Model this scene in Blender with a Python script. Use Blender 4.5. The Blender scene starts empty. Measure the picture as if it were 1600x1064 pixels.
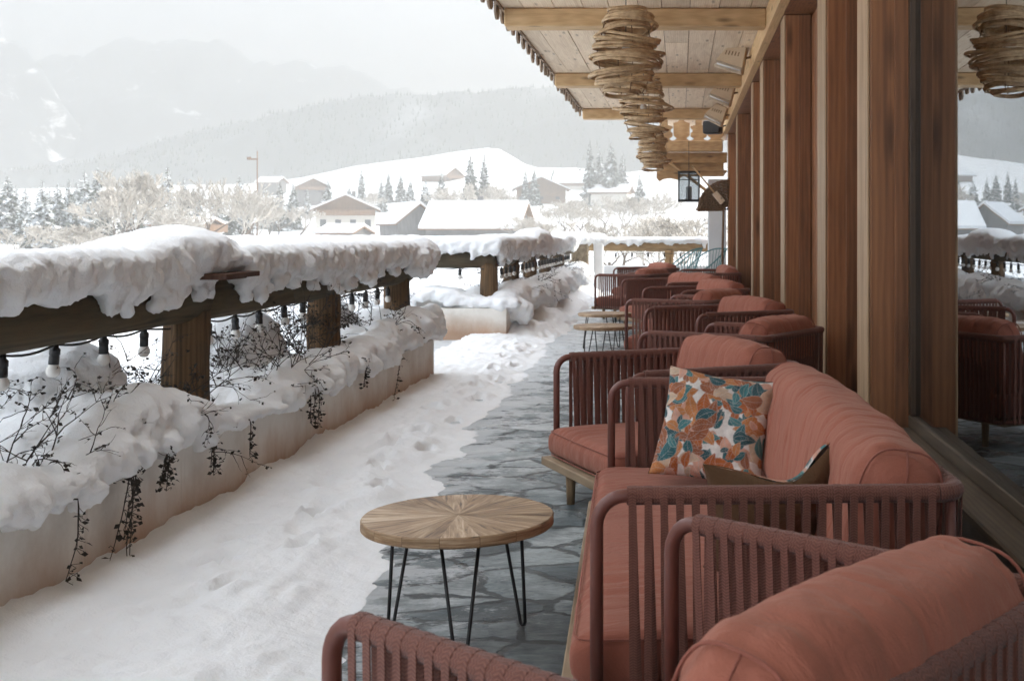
import bpy, bmesh, math, random
from mathutils import Vector, Matrix, noise as MN
R = math.radians
PI = math.pi
rnd = random.Random(7)
sc = bpy.context.scene
C = sc.collection

# ------------------------------------------------------------------ camera
F, VX, VY, EYE = 1890.0, 1063.0, 366.0, 1.4      # focal length and vanishing point of the terrace, in photo pixels
def at(px, py, Y):
    return Vector(((px - VX) / F * Y, Y, EYE - (py - VY) / F * Y))
cam_d = bpy.data.cameras.new('camera'); cam = bpy.data.objects.new('camera', cam_d); C.objects.link(cam)
cam.location = (0, 0, EYE); cam.rotation_euler = (PI / 2, 0, 0)
cam_d.sensor_width = 36; cam_d.lens = F / 1600 * 36
cam_d.shift_x = -(VX - 800) / 1600; cam_d.shift_y = -(532 - VY) / 1600
cam_d.clip_start = .05; cam_d.clip_end = 9000
cam_d.dof.use_dof = True; cam_d.dof.focus_distance = 5.5; cam_d.dof.aperture_fstop = 9
sc.camera = cam

# ------------------------------------------------------------------ materials
def nmat(name):
    m = bpy.data.materials.new(name); m.use_nodes = True
    nt = m.node_tree; b = nt.nodes['Principled BSDF']
    return m, nt, b
def N(nt, t, **k):
    n = nt.nodes.new(t)
    for a, v in k.items():
        if a.startswith('i_'): n.inputs[a[2:].replace('_', ' ')].default_value = v
        else: setattr(n, a, v)
    return n
def ramp(nt, stops, interp='LINEAR'):
    r = nt.nodes.new('ShaderNodeValToRGB'); e = r.color_ramp.elements; r.color_ramp.interpolation = interp
    while len(e) < len(stops): e.new(.5)
    for i, (p, c) in enumerate(stops):
        e[i].position = p; e[i].color = (*c, 1) if len(c) == 3 else c
    return r
def coord(nt, out='Object', scale=(1, 1, 1), rot=(0, 0, 0), loc=(0, 0, 0)):
    tc = nt.nodes.new('ShaderNodeTexCoord'); mp = nt.nodes.new('ShaderNodeMapping')
    mp.inputs['Scale'].default_value = scale; mp.inputs['Rotation'].default_value = rot; mp.inputs['Location'].default_value = loc
    nt.links.new(tc.outputs[out], mp.inputs[0]); return mp.outputs[0]
def noise_n(nt, vec, scale, detail=6, rough=.6, dist=0):
    n = N(nt, 'ShaderNodeTexNoise'); n.inputs['Scale'].default_value = scale; n.inputs['Detail'].default_value = detail
    n.inputs['Roughness'].default_value = rough; n.inputs['Distortion'].default_value = dist
    if vec is not None: nt.links.new(vec, n.inputs['Vector'])
    return n.outputs['Fac']
def bump(nt, b, h, strength, dist=.01, prev=None):
    n = N(nt, 'ShaderNodeBump'); n.inputs['Strength'].default_value = strength; n.inputs['Distance'].default_value = dist
    nt.links.new(h, n.inputs['Height'])
    if prev is not None: nt.links.new(prev, n.inputs['Normal'])
    if b is not None: nt.links.new(n.outputs[0], b.inputs['Normal'])
    return n.outputs[0]
def mixc(nt, fac, a, b, mode='MIX'):
    m = N(nt, 'ShaderNodeMix', data_type='RGBA', blend_type=mode)
    for s, v in ((0, fac), (6, a), (7, b)):
        if isinstance(v, (int, float)): m.inputs[s].default_value = v
        elif isinstance(v, tuple): m.inputs[s].default_value = (*v, 1) if len(v) == 3 else v
        else: nt.links.new(v, m.inputs[s])
    return m.outputs[2]
def math_n(nt, op, a, b=None, clamp=False):
    m = N(nt, 'ShaderNodeMath', operation=op); m.use_clamp = clamp
    for i, v in enumerate((a, b)):
        if v is None: continue
        if isinstance(v, (int, float)): m.inputs[i].default_value = v
        else: nt.links.new(v, m.inputs[i])
    return m.outputs[0]
def attr(nt, name):
    a = N(nt, 'ShaderNodeAttribute'); a.attribute_name = name; return a

def wood(name, dark, light, scale=(3, 3, .35), rough=.65, knots=True, tone=.35, spec=.3, bmp=.35, grey=None):
    """grain runs along the axis with the small scale"""
    m, nt, b = nmat(name)
    v = coord(nt, scale=scale)
    a = attr(nt, 'tone')
    off = N(nt, 'ShaderNodeVectorMath', operation='ADD'); nt.links.new(v, off.inputs[0])
    sc_ = N(nt, 'ShaderNodeVectorMath', operation='SCALE'); sc_.inputs['Scale'].default_value = 37.0
    nt.links.new(a.outputs['Vector'], sc_.inputs[0]); nt.links.new(sc_.outputs[0], off.inputs[1])
    v2 = off.outputs[0]
    n1 = noise_n(nt, v2, 2.2, 5, .6, 1.2)
    w = N(nt, 'ShaderNodeTexWave'); w.inputs['Scale'].default_value = 2.6; w.inputs['Distortion'].default_value = 7; w.inputs['Detail'].default_value = 3
    w.inputs['Detail Scale'].default_value = 1.2; nt.links.new(v2, w.inputs[0])
    f = noise_n(nt, v2, 14, 4, .7, .3)
    t = math_n(nt, 'ADD', math_n(nt, 'MULTIPLY', n1, .68), math_n(nt, 'MULTIPLY', w.outputs['Fac'], .12))
    t = math_n(nt, 'ADD', t, math_n(nt, 'MULTIPLY', f, .24))
    r = ramp(nt, [(.28, dark), (.75, light)]); nt.links.new(t, r.inputs[0])
    col = r.outputs[0]
    if knots:
        vo = N(nt, 'ShaderNodeTexVoronoi'); vo.inputs['Scale'].default_value = 1.8
        km = N(nt, 'ShaderNodeMapping'); km.inputs['Scale'].default_value = tuple(1.0 if x >= 1 else 2.6 for x in scale); nt.links.new(v2, km.inputs[0]); nt.links.new(km.outputs[0], vo.inputs['Vector'])
        kr = ramp(nt, [(.06, (1, 1, 1)), (.23, (0, 0, 0))]); nt.links.new(vo.outputs['Distance'], kr.inputs[0])
        col = mixc(nt, math_n(nt, 'MULTIPLY', kr.outputs[0], .7), col, tuple(c * .3 for c in dark))
    if grey is not None:
        gn = noise_n(nt, coord(nt), 2.3, 6, .65)
        gr = ramp(nt, [(.42, (0, 0, 0)), (.66, (1, 1, 1))]); nt.links.new(gn, gr.inputs[0])
        col = mixc(nt, math_n(nt, 'MULTIPLY', gr.outputs[0], .6), col, grey)
    k = math_n(nt, 'ADD', math_n(nt, 'MULTIPLY', a.outputs['Fac'], tone), 1 - tone / 2)
    hs = N(nt, 'ShaderNodeHueSaturation'); nt.links.new(k, hs.inputs['Value']); nt.links.new(col, hs.inputs['Color'])
    nt.links.new(hs.outputs[0], b.inputs['Base Color'])
    b.inputs['Roughness'].default_value = rough; b.inputs['Specular IOR Level'].default_value = spec
    bump(nt, b, t, bmp, .004)
    return m

def plain(name, c, rough=.5, metal=0, var=.12, scale=8, bmp=0, bscale=60, spec=.5):
    m, nt, b = nmat(name)
    n = noise_n(nt, coord(nt), scale, 5, .6)
    r = ramp(nt, [(.3, tuple(x * (1 - var) for x in c)), (.7, tuple(min(1, x * (1 + var)) for x in c))]); nt.links.new(n, r.inputs[0])
    nt.links.new(r.outputs[0], b.inputs['Base Color'])
    b.inputs['Roughness'].default_value = rough; b.inputs['Metallic'].default_value = metal; b.inputs['Specular IOR Level'].default_value = spec
    if bmp: bump(nt, b, noise_n(nt, coord(nt), bscale, 4, .6), bmp, .004)
    return m

def snow_mat(name, c=(.84, .85, .86), fine=120, lump=16, s1=.45, s2=.45, dirt=None):
    m, nt, b = nmat(name)
    v = coord(nt)
    n = noise_n(nt, v, 3.5, 6, .6)
    r = ramp(nt, [(.3, tuple(x * .95 for x in c)), (.7, c)]); nt.links.new(n, r.inputs[0])
    col = r.outputs[0]
    if dirt:
        d = ramp(nt, [(.60, (0, 0, 0)), (.78, (1, 1, 1))]); nt.links.new(noise_n(nt, v, 5, 8, .7), d.inputs[0])
        col = mixc(nt, math_n(nt, 'MULTIPLY', d.outputs[0], .35), col, dirt)
    nt.links.new(col, b.inputs['Base Color'])
    b.inputs['Roughness'].default_value = .75; b.inputs['Specular IOR Level'].default_value = .25
    b.inputs['Subsurface Weight'].default_value = .25; b.inputs['Subsurface Radius'].default_value = (.03, .035, .04); b.inputs['Subsurface Scale'].default_value = .6
    p = bump(nt, None, noise_n(nt, v, lump, 5, .6), s2, .03)
    bump(nt, b, noise_n(nt, v, fine, 3, .7), s1, .006, p)
    return m

M = {}
M['snow'] = snow_mat('fresh_snow')
M['snow_path'] = snow_mat('trodden_snow', lump=7, s2=.55, dirt=(.60, .63, .65))
M['ceiling'] = wood('whitewashed_ceiling_planks', (.62, .475, .335), (.90, .765, .59), (5, .4, 5), .8, True, .25, .2, .25)
M['beam'] = wood('larch_beam', (.46, .29, .14), (.74, .52, .29), (.4, 4, 4), .7, True, .25, .25)
M['plate'] = wood('larch_wall_plate', (.46, .29, .14), (.70, .48, .26), (4, .4, 4), .7, True, .2, .25)
M['balcony'] = wood('balcony_larch', (.24, .125, .052), (.46, .28, .13), (.5, 4, 4), .7, True, .3)
M['shingle'] = wood('weathered_eave_shingle', (.22, .16, .11), (.42, .33, .25), (5, 5, .8), .85, False, .5, .2)
M['wall'] = wood('dark_larch_boarding', (.13, .053, .024), (.35, .15, .065), (3.2, 3.2, .25), .55, True, .35, .4)
M['post'] = wood('dark_larch_post', (.145, .058, .025), (.39, .168, .070), (3, 3, .22), .5, True, .3, .4)
M['post_lit'] = wood('lit_post_side_wood', (.24, .14, .07), (.52, .36, .22), (4, 4, .3), .6, False, .2, .4)  # paler copy of the post wood: light on the posts' outer side, painted in
M['sill'] = wood('weathered_sill', (.05, .036, .025), (.16, .12, .082), (5, .4, 5), .7, False, .2, .3, .6)
M['frame_dark'] = wood('dark_window_frame', (.04, .024, .014), (.10, .06, .035), (5, 5, .35), .5, False, .2, .4)
M['log'] = wood('weathered_log', (.028, .020, .011), (.145, .10, .052), (4, .35, 4), .85, True, .2, .2, .8, grey=(.07, .066, .042))
M['logx'] = wood('weathered_log_across', (.022, .016, .010), (.11, .074, .042), (.35, 4, 4), .85, True, .2, .2, .8, grey=(.07, .066, .042))
M['logpost'] = wood('weathered_log_post', (.016, .010, .006), (.21, .125, .062), (5, 5, .35), .85, True, .2, .2, .9)
M['end_log'] = wood('pale_end_log', (.22, .14, .07), (.44, .31, .17), (.35, 4, 4), .8, True, .2)
M['end_post'] = wood('pale_end_post', (.24, .14, .065), (.46, .31, .16), (5, 5, .4), .8, True, .2)
M['plank'] = wood('old_red_plank', (.05, .025, .018), (.16, .08, .055), (4, .5, 4), .85, False, .2, .2, .6)
M['leg_wood'] = wood('teak_leg', (.16, .10, .05), (.34, .23, .13), (6, 6, .5), .6, False, .2, .3)
M['platform'] = wood('teak_platform', (.20, .14, .085), (.38, .28, .18), (.5, 6, 6), .6, False, .2, .3)
M['table_leg'] = plain('black_iron_rod', (.012, .012, .013), .45, .2)
M['tube'] = plain('powder_coated_tube', (.15, .050, .036), .42, 0, .06, 30, .08, 300)
M['black'] = plain('black_rubber', (.013, .013, .014), .5)
M['heater'] = plain('beige_enamel', (.60, .47, .33), .5, 0, .05)
M['chrome'] = plain('polished_reflector', (.75, .75, .75), .12, 1, .05)
M['speaker'] = plain('black_plastic', (.018, .018, .02), .45)
M['white_paint'] = plain('white_painted_render', (.74, .75, .76), .8, 0, .05, 4, .2, 40)
M['teal'] = plain('teal_cord', (.10, .24, .25), .6, 0, .1)
M['twig'] = plain('dead_twig', (.030, .020, .014), .8, 0, .3, 20)
M['leaf'] = plain('withered_leaf', (.022, .017, .012), .8, 0, .4, 30)
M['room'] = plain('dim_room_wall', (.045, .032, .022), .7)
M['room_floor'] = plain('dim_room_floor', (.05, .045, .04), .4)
M['ceramic'] = plain('white_glazed_ceramic', (.7, .7, .68), .3)
M['dry_flower'] = plain('dried_flower', (.45, .22, .14), .8, 0, .3)
M['crate'] = wood('light_wood_box', (.35, .22, .10), (.55, .38, .2), (4, 4, 1), .6, False, .2)
M['stone_pillar'] = plain('rubble_stone', (.20, .16, .11), .9, 0, .5, 9, .8, 14)

def bulb_mat():
    m, nt, b = nmat('frosted_bulb_glass')
    b.inputs['Base Color'].default_value = (.78, .76, .72, 1); b.inputs['Roughness'].default_value = .25
    b.inputs['Subsurface Weight'].default_value = .4; b.inputs['Subsurface Radius'].default_value = (.02, .02, .02)
    return m
M['bulb'] = bulb_mat()

def plaster():
    m, nt, b = nmat('stained_lime_plaster')
    v = coord(nt)
    n = noise_n(nt, v, 1.6, 8, .68)
    r = ramp(nt, [(.32, (.56, .51, .45)), (.5, (.69, .655, .60)), (.7, (.76, .735, .69))]); nt.links.new(n, r.inputs[0])
    # rusty damp staining that belongs to the foot of the wall
    sp = N(nt, 'ShaderNodeSeparateXYZ'); tc = N(nt, 'ShaderNodeTexCoord'); nt.links.new(tc.outputs['Object'], sp.inputs[0])
    n2 = noise_n(nt, coord(nt, scale=(1, 1, .5)), 2.5, 7, .65)
    h = math_n(nt, 'SUBTRACT', math_n(nt, 'ADD', math_n(nt, 'MULTIPLY', n2, .42), .10), sp.outputs['Z'])
    hr = ramp(nt, [(.0, (0, 0, 0)), (.24, (1, 1, 1))]); nt.links.new(h, hr.inputs[0])
    col = mixc(nt, math_n(nt, 'MULTIPLY', hr.outputs[0], .78), r.outputs[0], (.38, .20, .10))
    # thin vertical run marks
    n3 = noise_n(nt, coord(nt, scale=(9, 9, .5)), 2.2, 5, .6)
    r3 = ramp(nt, [(.60, (0, 0, 0)), (.72, (1, 1, 1))]); nt.links.new(n3, r3.inputs[0])
    col = mixc(nt, math_n(nt, 'MULTIPLY', r3.outputs[0], .3), col, (.30, .22, .15))
    nt.links.new(col, b.inputs['Base Color']); b.inputs['Roughness'].default_value = .9
    p = bump(nt, None, noise_n(nt, v, 6, 5, .6), .25, .02)
    bump(nt, b, noise_n(nt, v, 70, 4, .6), .35, .004, p)
    return m
M['plaster'] = plaster()

def flagstone():
    m, nt, b = nmat('slate_crazy_paving')
    v0 = coord(nt, scale=(1, 1.0, 1))
    wn = N(nt, 'ShaderNodeTexNoise'); wn.inputs['Scale'].default_value = 3.2; wn.inputs['Detail'].default_value = 4; nt.links.new(v0, wn.inputs['Vector'])
    sub = N(nt, 'ShaderNodeVectorMath', operation='MULTIPLY_ADD'); nt.links.new(wn.outputs['Color'], sub.inputs[0]); sub.inputs[1].default_value = (.30, .30, 0)
    nt.links.new(v0, sub.inputs[2])
    mp = N(nt, 'ShaderNodeMapping'); mp.inputs['Scale'].default_value = (2.7, 3.5, 1); nt.links.new(sub.outputs[0], mp.inputs[0])
    vo = N(nt, 'ShaderNodeTexVoronoi', feature='DISTANCE_TO_EDGE'); vo.voronoi_dimensions = '2D'; vo.inputs['Scale'].default_value = 1; vo.inputs['Randomness'].default_value = .95
    vc = N(nt, 'ShaderNodeTexVoronoi'); vc.voronoi_dimensions = '2D'; vc.inputs['Scale'].default_value = 1; vc.inputs['Randomness'].default_value = .95
    nt.links.new(mp.outputs[0], vo.inputs['Vector']); nt.links.new(mp.outputs[0], vc.inputs['Vector'])
    edge = ramp(nt, [(.045, (0, 0, 0)), (.085, (1, 1, 1))])
    en = math_n(nt, 'ADD', vo.outputs['Distance'], math_n(nt, 'MULTIPLY', math_n(nt, 'SUBTRACT', noise_n(nt, v0, 16, 5, .7), .5), .13))
    nt.links.new(en, edge.inputs[0])
    sv = N(nt, 'ShaderNodeSeparateColor'); nt.links.new(vc.outputs['Color'], sv.inputs[0])
    tone = ramp(nt, [(0, (.12, .155, .17)), (.35, (.30, .355, .37)), (.7, (.50, .56, .57)), (1, (.72, .76, .76))]); nt.links.new(sv.outputs[0], tone.inputs[0])
    sl = noise_n(nt, coord(nt, scale=(1, 2.2, 1), rot=(0, 0, .25)), 7, 10, .78, 1.2)
    slr = ramp(nt, [(.32, (.22, .25, .26)), (.45, (.75, .77, .78)), (.55, (1.0, 1.0, 1.0)), (.68, (1.45, 1.45, 1.42))]); nt.links.new(sl, slr.inputs[0])
    st = mixc(nt, 1.0, tone.outputs[0], slr.outputs[0], 'MULTIPLY')
    mort = ramp(nt, [(.3, (.055, .066, .071)), (.7, (.17, .19, .195))]); nt.links.new(noise_n(nt, v0, 9, 7, .7), mort.inputs[0])
    col = mixc(nt, edge.outputs[0], mort.outputs[0], st)
    wet = ramp(nt, [(.42, (.34, .37, .385)), (.58, (1, 1, 1))]); nt.links.new(noise_n(nt, v0, 1.3, 5, .6), wet.inputs[0])
    col = mixc(nt, 1.0, col, wet.outputs[0], 'MULTIPLY')
    # snow left lying in the joints and hollows along the edge of the cleared strip
    sx = N(nt, 'ShaderNodeSeparateXYZ'); nt.links.new(v0, sx.inputs[0])
    nearness = math_n(nt, 'MULTIPLY', math_n(nt, 'SUBTRACT', -.72, sx.outputs['X']), .42)
    low = math_n(nt, 'MULTIPLY', math_n(nt, 'SUBTRACT', .55, sl), .9)
    res = math_n(nt, 'ADD', math_n(nt, 'ADD', nearness, low), math_n(nt, 'MULTIPLY', math_n(nt, 'SUBTRACT', noise_n(nt, v0, 4.5, 6, .65), .5), 1.2))
    rs = ramp(nt, [(.16, (0, 0, 0)), (.28, (1, 1, 1))]); nt.links.new(res, rs.inputs[0])
    col = mixc(nt, math_n(nt, 'MULTIPLY', rs.outputs[0], .8), col, (.74, .77, .79))
    nt.links.new(col, b.inputs['Base Color'])
    rr = ramp(nt, [(.38, (.22,) * 3), (.66, (.65,) * 3)]); nt.links.new(noise_n(nt, v0, 2.1, 5, .6), rr.inputs[0]); nt.links.new(rr.outputs[0], b.inputs['Roughness'])
    hh = math_n(nt, 'ADD', math_n(nt, 'MULTIPLY', edge.outputs[0], .35), math_n(nt, 'MULTIPLY', sl, .9))
    p = bump(nt, None, hh, 1.0, .035)
    bump(nt, b, noise_n(nt, v0, 45, 5, .7), .4, .006, p)
    return m
M['flag'] = flagstone()

def fabric(name, c, v=.1):
    m, nt, b = nmat(name)
    n = noise_n(nt, coord(nt), 5, 6, .6)
    r = ramp(nt, [(.3, tuple(x * (1 - v) for x in c)), (.7, tuple(x * (1 + v) for x in c))]); nt.links.new(n, r.inputs[0])
    wv = noise_n(nt, coord(nt, scale=(1, 1, 1)), 260, 2, .5)
    col = mixc(nt, .25, r.outputs[0], mixc(nt, wv, tuple(x * .6 for x in c), tuple(min(1, x * 1.45) for x in c)))
    nt.links.new(col, b.inputs['Base Color']); b.inputs['Roughness'].default_value = .85; b.inputs['Specular IOR Level'].default_value = .2
    b.inputs['Sheen Weight'].default_value = .2; b.inputs['Sheen Roughness'].default_value = .5; b.inputs['Sheen Tint'].default_value = (1, .75, .62, 1)
    p = bump(nt, None, noise_n(nt, coord(nt, scale=(1.6, .8, .8)), 8, 5, .6, 1.4), .42, .025)
    bump(nt, b, wv, .4, .002, p)
    return m
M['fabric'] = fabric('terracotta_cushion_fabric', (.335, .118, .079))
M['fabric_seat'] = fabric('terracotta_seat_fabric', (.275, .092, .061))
M['piping'] = fabric('terracotta_seam', (.28, .095, .068))
M['pillow_back'] = fabric('ochre_pillow_back', (.105, .055, .026))

def rope():
    m, nt, b = nmat('braided_rope_band')
    uv = N(nt, 'ShaderNodeUVMap'); uv.uv_map = 'uv'
    sp = N(nt, 'ShaderNodeSeparateXYZ'); nt.links.new(uv.outputs[0], sp.inputs[0])
    ab = math_n(nt, 'ABSOLUTE', math_n(nt, 'SUBTRACT', sp.outputs['X'], .5))
    ph = math_n(nt, 'ADD', math_n(nt, 'MULTIPLY', sp.outputs['Y'], 900.0), math_n(nt, 'MULTIPLY', ab, 9.0))
    s = math_n(nt, 'ADD', math_n(nt, 'MULTIPLY', math_n(nt, 'SINE', ph), .5), .5)
    grow = math_n(nt, 'MULTIPLY', s, math_n(nt, 'SUBTRACT', 1.0, math_n(nt, 'MULTIPLY', math_n(nt, 'LESS_THAN', ab, .05), .6)))
    col = ramp(nt, [(0, (.085, .031, .022)), (1, (.235, .098, .072))]); nt.links.new(math_n(nt, 'ADD', math_n(nt, 'MULTIPLY', grow, .6), math_n(nt, 'MULTIPLY', noise_n(nt, coord(nt), 60, 3, .6), .4)), col.inputs[0])
    nt.links.new(col.outputs[0], b.inputs['Base Color']); b.inputs['Roughness'].default_value = .8; b.inputs['Specular IOR Level'].default_value = .2
    b.inputs['Sheen Weight'].default_value = .2
    bump(nt, b, grow, .45, .0012)
    return m
M['rope'] = rope()

def rattan():
    m, nt, b = nmat('rattan_cane')
    n = noise_n(nt, coord(nt), 14, 5, .6)
    r = ramp(nt, [(.3, (.30, .185, .09)), (.7, (.64, .46, .27))]); nt.links.new(n, r.inputs[0])
    nt.links.new(r.outputs[0], b.inputs['Base Color']); b.inputs['Roughness'].default_value = .6
    bump(nt, b, noise_n(nt, coord(nt), 60, 3, .6), .4, .004)
    return m
M['rattan'] = rattan()
M['wicker'] = plain('brown_wicker', (.20, .12, .065), .8, 0, .4, 30, .6, 60)

def glass():
    m, nt, b = nmat('window_glass'); nt.nodes.remove(b)
    out = nt.nodes['Material Output']
    t = N(nt, 'ShaderNodeBsdfTransparent'); t.inputs[0].default_value = (.6, .64, .64, 1)
    g = N(nt, 'ShaderNodeBsdfGlossy'); g.inputs['Roughness'].default_value = .01; g.inputs['Color'].default_value = (.93, .97, 1, 1)
    fr = N(nt, 'ShaderNodeFresnel'); fr.inputs['IOR'].default_value = 3.9
    tc = coord(nt); bp = bump(nt, None, noise_n(nt, tc, .8, 2, .5), .04, .02)
    nt.links.new(bp, g.inputs['Normal'])
    mx = N(nt, 'ShaderNodeMixShader'); nt.links.new(math_n(nt, 'MULTIPLY', fr.outputs[0], 1.35, True), mx.inputs[0]); nt.links.new(t.outputs[0], mx.inputs[1]); nt.links.new(g.outputs[0], mx.inputs[2])
    nt.links.new(mx.outputs[0], out.inputs['Surface'])
    return m
M['glass'] = glass()
def smoked():
    m, nt, b = nmat('smoked_lantern_glass'); nt.nodes.remove(b)
    t = N(nt, 'ShaderNodeBsdfTransparent'); t.inputs[0].default_value = (.55, .57, .58, 1); g = N(nt, 'ShaderNodeBsdfGlossy'); g.inputs['Roughness'].default_value = .08; g.inputs['Color'].default_value = (.5, .5, .5, 1)
    fr = N(nt, 'ShaderNodeFresnel'); mx = N(nt, 'ShaderNodeMixShader'); nt.links.new(fr.outputs[0], mx.inputs[0]); nt.links.new(t.outputs[0], mx.inputs[1]); nt.links.new(g.outputs[0], mx.inputs[2])
    nt.links.new(mx.outputs[0], nt.nodes['Material Output'].inputs['Surface']); return m
M['lantern_glass'] = smoked()

def table_mat():
    m, nt, b = nmat('radial_reclaimed_wood')
    uv = N(nt, 'ShaderNodeUVMap'); uv.uv_map = 'uv'
    mp = N(nt, 'ShaderNodeMapping'); mp.inputs['Scale'].default_value = (5, 75, 1); nt.links.new(uv.outputs[0], mp.inputs[0])
    n = noise_n(nt, mp.outputs[0], 1, 7, .7, .4)
    mp2 = N(nt, 'ShaderNodeMapping'); mp2.inputs['Scale'].default_value = (3, 18, 1); nt.links.new(uv.outputs[0], mp2.inputs[0])
    n2 = noise_n(nt, mp2.outputs[0], 1, 4, .6)
    r = ramp(nt, [(.34, (.06, .034, .018)), (.48, (.29, .19, .11)), (.66, (.58, .47, .34))]); nt.links.new(math_n(nt, 'ADD', math_n(nt, 'MULTIPLY', n, .6), math_n(nt, 'MULTIPLY', n2, .4)), r.inputs[0])
    a = attr(nt, 'tone')
    cr = ramp(nt, [(0, (.62, .55, .45)), (.5, (.95, .88, .78)), (.8, (1.1, 1.05, 1.0)), (1, (1.35, 1.38, 1.42))]); nt.links.new(a.outputs['Fac'], cr.inputs[0])
    col = mixc(nt, 1.0, r.outputs[0], cr.outputs[0], 'MULTIPLY')
    # fine cracks along the grain
    ck = ramp(nt, [(.34, (1, 1, 1)), (.40, (0, 0, 0))]); nt.links.new(n, ck.inputs[0])
    col = mixc(nt, math_n(nt, 'MULTIPLY', ck.outputs[0], .75), col, (.035, .02, .01))
    nt.links.new(col, b.inputs['Base Color']); b.inputs['Roughness'].default_value = .55
    bump(nt, b, n, .5, .003)
    return m
M['table'] = table_mat()

def printed():
    m, nt, b = nmat('leaf_print_cotton')
    a = attr(nt, 'print')
    wv = noise_n(nt, coord(nt), 300, 2, .5)
    wc = noise_n(nt, coord(nt), 26, 5, .65)
    k = ramp(nt, [(.3, (.72, .72, .72)), (.7, (1.08, 1.08, 1.08))]); nt.links.new(wc, k.inputs[0])
    nt.links.new(mixc(nt, 1, a.outputs['Color'], k.outputs[0], 'MULTIPLY'), b.inputs['Base Color'])
    b.inputs['Roughness'].default_value = .85; b.inputs['Specular IOR Level'].default_value = .2
    p = bump(nt, None, noise_n(nt, coord(nt), 11, 4, .55, .5), .3, .02)
    bump(nt, b, wv, .25, .0015, p)
    return m
M['print'] = printed()

def conifer_mat():
    m, nt, b = nmat('snowy_needles')
    g = N(nt, 'ShaderNodeNewGeometry'); sp = N(nt, 'ShaderNodeSeparateXYZ'); nt.links.new(g.outputs['True Normal'], sp.inputs[0])
    n = noise_n(nt, coord(nt), 1.3, 4, .6)
    z = math_n(nt, 'ADD', math_n(nt, 'ABSOLUTE', sp.outputs['Z']), math_n(nt, 'MULTIPLY', math_n(nt, 'SUBTRACT', n, .5), 1.6))
    r = ramp(nt, [(.62, (0, 0, 0)), (.84, (1, 1, 1))]); nt.links.new(z, r.inputs[0])
    gr = ramp(nt, [(.3, (.022, .034, .024)), (.7, (.06, .075, .05))]); nt.links.new(noise_n(nt, coord(nt), 4, 3, .6), gr.inputs[0])
    nt.links.new(mixc(nt, r.outputs[0], gr.outputs[0], (.78, .80, .82)), b.inputs['Base Color']); b.inputs['Roughness'].default_value = .8
    return m
M['conifer'] = conifer_mat()
M['bark'] = plain('bark', (.09, .065, .045), .9, 0, .3, 6)
M['frost_twig'] = plain('frosted_twig', (.44, .405, .36), .85, 0, .25, 3)
M['far_snow'] = snow_mat('field_snow', (.72, .735, .75), 6, .12, .2, .6)
def far_hill(name, lo, hi, thr, soft, sc1, snow_low=0):
    m, nt, b = nmat(name)
    n = noise_n(nt, coord(nt), sc1, 9, .62, .3)
    r = ramp(nt, [(thr - soft, lo), (thr + soft, hi)]); nt.links.new(n, r.inputs[0])
    nt.links.new(r.outputs[0], b.inputs['Base Color']); b.inputs['Roughness'].default_value = .9
    return m
M['hill'] = far_hill('wooded_hillside', (.075, .082, .078), (.26, .27, .27), .66, .08, .010)
M['rock'] = far_hill('snowy_rock', (.07, .08, .085), (.85, .86, .87), .66, .04, .028)
M['spur'] = far_hill('snow_streaked_rock', (.08, .09, .095), (.88, .88, .88), .60, .04, .045)
M['house_wall'] = plain('pale_render', (.62, .59, .53), .9)
M['house_wood'] = wood('chalet_timber', (.13, .075, .04), (.27, .16, .09), (1, 1, .2), .8, False)
M['house_grey'] = wood('grey_timber', (.10, .10, .10), (.22, .21, .20), (1, 1, .2), .8, False)
M['win_far'] = plain('far_window_glass', (.05, .06, .07), .2)

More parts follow.
